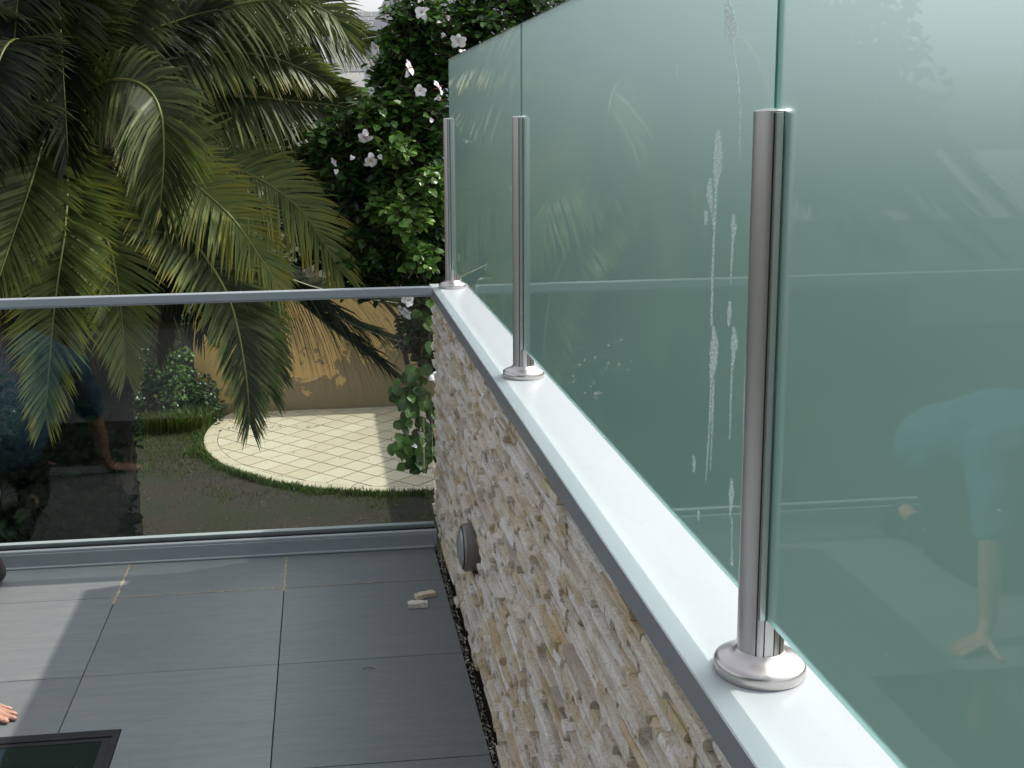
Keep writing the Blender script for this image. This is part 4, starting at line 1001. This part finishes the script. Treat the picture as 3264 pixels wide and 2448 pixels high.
def ring(r):
    a = r.uniform(math.radians(165), math.radians(285)); q = PR + abs(r.gauss(0, .05 + .22 * max(0, noise.noise(Vector((a * 6, 0, 5)))))) + .0; return PC[0] + q*math.cos(a), PC[1] + q*math.sin(a)
blades('grass', ring, .03, .10, 5200, 41, .5)
g0_ = atZ(430, 1385, GZ); g1_ = atZ(640, 1370, GZ)
def clump(r):
    u = r.random(); p = g0_.lerp(g1_, u); return p.x + r.gauss(0, .15), p.y + r.uniform(-.15, 1.0)
blades('tall_grass', clump, .14, .42, 6500, 42, .62)
def lawn_pt(r):
    while True:
        x, y = r.uniform(-6, 4), r.uniform(5.5, 14.3)
        if noise.noise(Vector((x * .8, y * .8, 7))) + .35 * noise.noise(Vector((x * 3, y * 3, 2))) > r.uniform(-.1, .45) or (y > 11.5 and x < -1.2 and r.random() < .6): return x, y
blades('lawn_grass', lawn_pt, .02, .065, 26000, 43, .55)
b = MB(); rl = random.Random(51)
for k in range(900):
    x, y = rl.uniform(-5, 4), rl.uniform(6, 14.4); z_ = (GZ + .028) if math.hypot(x - PC[0], y - PC[1]) < PR else gz(x, y) + .01
    if z_ > GZ + .027 and rl.random() < .8: continue
    s = rl.uniform(.012, .04); leaf_quads(b, Vector((x, y, z_)), Vector((rl.gauss(0, .3), rl.gauss(0, .3), 1)), Vector((rl.gauss(0, 1), rl.gauss(0, 1), 0)), s, s * .6, rl.random())
b.build('leaf_litter', M['dry_leaf'], kind='stuff')
# a trail of fallen sprigs across the patio
b = MB()
for k in range(70):
    u = k / 70; p = atZ(700 + 350 * u, 1368 - 12 * u, GZ + .03); p += Vector((rl.gauss(0, .03), rl.gauss(0, .05), 0)); s = rl.uniform(.02, .06)
    leaf_quads(b, p, Vector((rl.gauss(0, .3), rl.gauss(0, .3), 1)), Vector((rl.gauss(0, 1), rl.gauss(0, 1), 0)), s, s * .5, rl.uniform(.2, .7))
b.build('fallen_sprigs', M['hibiscus_leaf'], kind='stuff')

# ------------------------------------------------------------------ neighbouring houses
nh = thing('gable_house', 'white neighbouring house with raised gable wall and grey shingle roof', 'house', (1.5, 24, GZ))
b = MB(); q = [D(1225/K*0+830, -2, 24), D(792, 75, 24)]
gp = [(1.30, GZ), (1.30, 3.50), (1.82, 4.56), (4.2, 8.4), (8.5, 1.8), (8.5, GZ)]
vs = [(x, 24.0, z_) for x, z_ in gp] + [(x, 24.3, z_) for x, z_ in gp]; n = len(gp)
b.add(vs, [tuple(range(n)), tuple(range(2*n-1, n-1, -1))] + [(i, n+i, n+(i+1) % n, (i+1) % n) for i in range(n)]); b.build('gable_wall', M['white_wall'], nh, fix=True)
b = MB(); b.box((2.05, 23.97, 1.0), (2.09, 23.995, 6)); b.build('corner_trim', M['white_wall'], nh)
b = MB(); b.box((.45, 26.5, GZ), (1.28, 31, 1.8)); b.build('wall', M['white_wall'], nh)
# shingle courses on the roof facing the garden, each shingle its own piece
z_ = 2.95; y_ = 26.1; row = 0
while z_ < 4.62:
    x = .5 - (.09 if row % 2 else 0)
    while x < 1.9:
        b = MB(); x1 = x + .24; dz_ = .13; dy_ = .17
        b.add([(x, y_, z_), (x1 - .012, y_, z_), (x1 - .012, y_ + dy_ * 1.15, z_ + dz_ * 1.15 - .012), (x, y_ + dy_ * 1.15, z_ + dz_ * 1.15 - .012), (x, y_, z_ - .03), (x1 - .012, y_, z_ - .03), (x1 - .012, y_ + dy_*1.15, z_ + dz_*1.15 - .04), (x, y_ + dy_*1.15, z_ + dz_*1.15 - .04)], [(0, 1, 2, 3), (4, 5, 1, 0), (7, 6, 5, 4), (0, 3, 7, 4), (1, 5, 6, 2), (3, 2, 6, 7)], R.random())
        b.build('shingle', M['shingle'], nh); x = x1
    z_ += .13; y_ += .17; row += 1
# building that shades the right of the patio
b = MB(); b.box((4.5, 4.6, GZ), (9.5, 16.5, 1.66)); 
simple('darkened_wall', (.10, .13, .10), .9)  # wall colour darkened for shade, keeping glass and reflections dim
nb_ = thing('side_building', 'building, darkened to dim the panels, to the right of the garden behind the frosted glass', 'building', (7, 10, GZ)); b.build('wall', M['darkened_wall'], nb_)
b = MB(); b.box((4.42, 4.5, 1.66), (9.6, 16.6, 1.74)); b.build('coping', M['fascia_alu'], nb_)
for y_ in (6.5, 9.5, 12.5):
    b = MB(); b.box((4.46, y_, -1.9), (4.5, y_ + 1.1, -.5)); f_ = b.build('window', M['white_wall'], nb_); b = MB(); b.box((4.445, y_ + .08, -1.82), (4.459, y_ + 1.02, -.58)); b.build('pane', M['skylight_glass'], f_)
# cream house to the left, seen only in the mirror of the frosted glass
ch_o = thing('cream_house', 'cream rendered house beyond the palm', 'house', (-12, 17, GZ))
b = MB(); b.box((-19, 20, GZ), (-9.0, 27, -.6)); b.build('wall', M['render_wall'], ch_o)
b = MB(); b.add([(-19.4, 19.6, -.6), (-8.7, 19.6, -.6), (-8.7, 27.4, -.6), (-19.4, 27.4, -.6), (-17, 23.5, .75), (-10.5, 23.5, .75)], [(0, 1, 5, 4), (1, 2, 5), (2, 3, 4, 5), (3, 0, 4)]); b.build('roof', M['shingle'], ch_o); b = MB(); b.box((-10.9, 20.4, -.4), (-9.4, 21.1, 1.2)); b.build('mirror_patch', M['render_wall'], ch_o)  # last box is a block added for the beige patch mirrored in the glass
# the house behind the camera
rh2 = thing('rear_house_wall', 'house wall, its shade put into a dark colour, with sliding glass door at the back of the terrace', 'wall', (-1.8, -5.0, 0))
b = MB(); b.box((-4.2, -5.15, -.02), (-3.2, -5.0, 2.9)); b.box((-.2, -5.15, -.02), (.63, -5.0, 2.9)); b.box((-3.2, -5.15, 2.2), (-.2, -5.0, 2.9)); b.build('wall_face', M['darkened_wall'], rh2)
b = MB(); b.box((-3.2, -5.12, 0), (-3.14, -5.04, 2.2)); b.box((-.26, -5.12, 0), (-.2, -5.04, 2.2)); b.box((-3.14, -5.12, 2.14), (-.26, -5.04, 2.2)); b.box((-1.73, -5.12, 0), (-1.67, -5.04, 2.14)); b.build('door_frame', M['rail_alu'], rh2)
b = MB(); b.box((-3.14, -5.1, 0), (-1.73, -5.09, 2.14)); b.box((-1.67, -5.1, 0), (-.26, -5.09, 2.14)); b.build('door_glass', M['skylight_glass'], rh2)
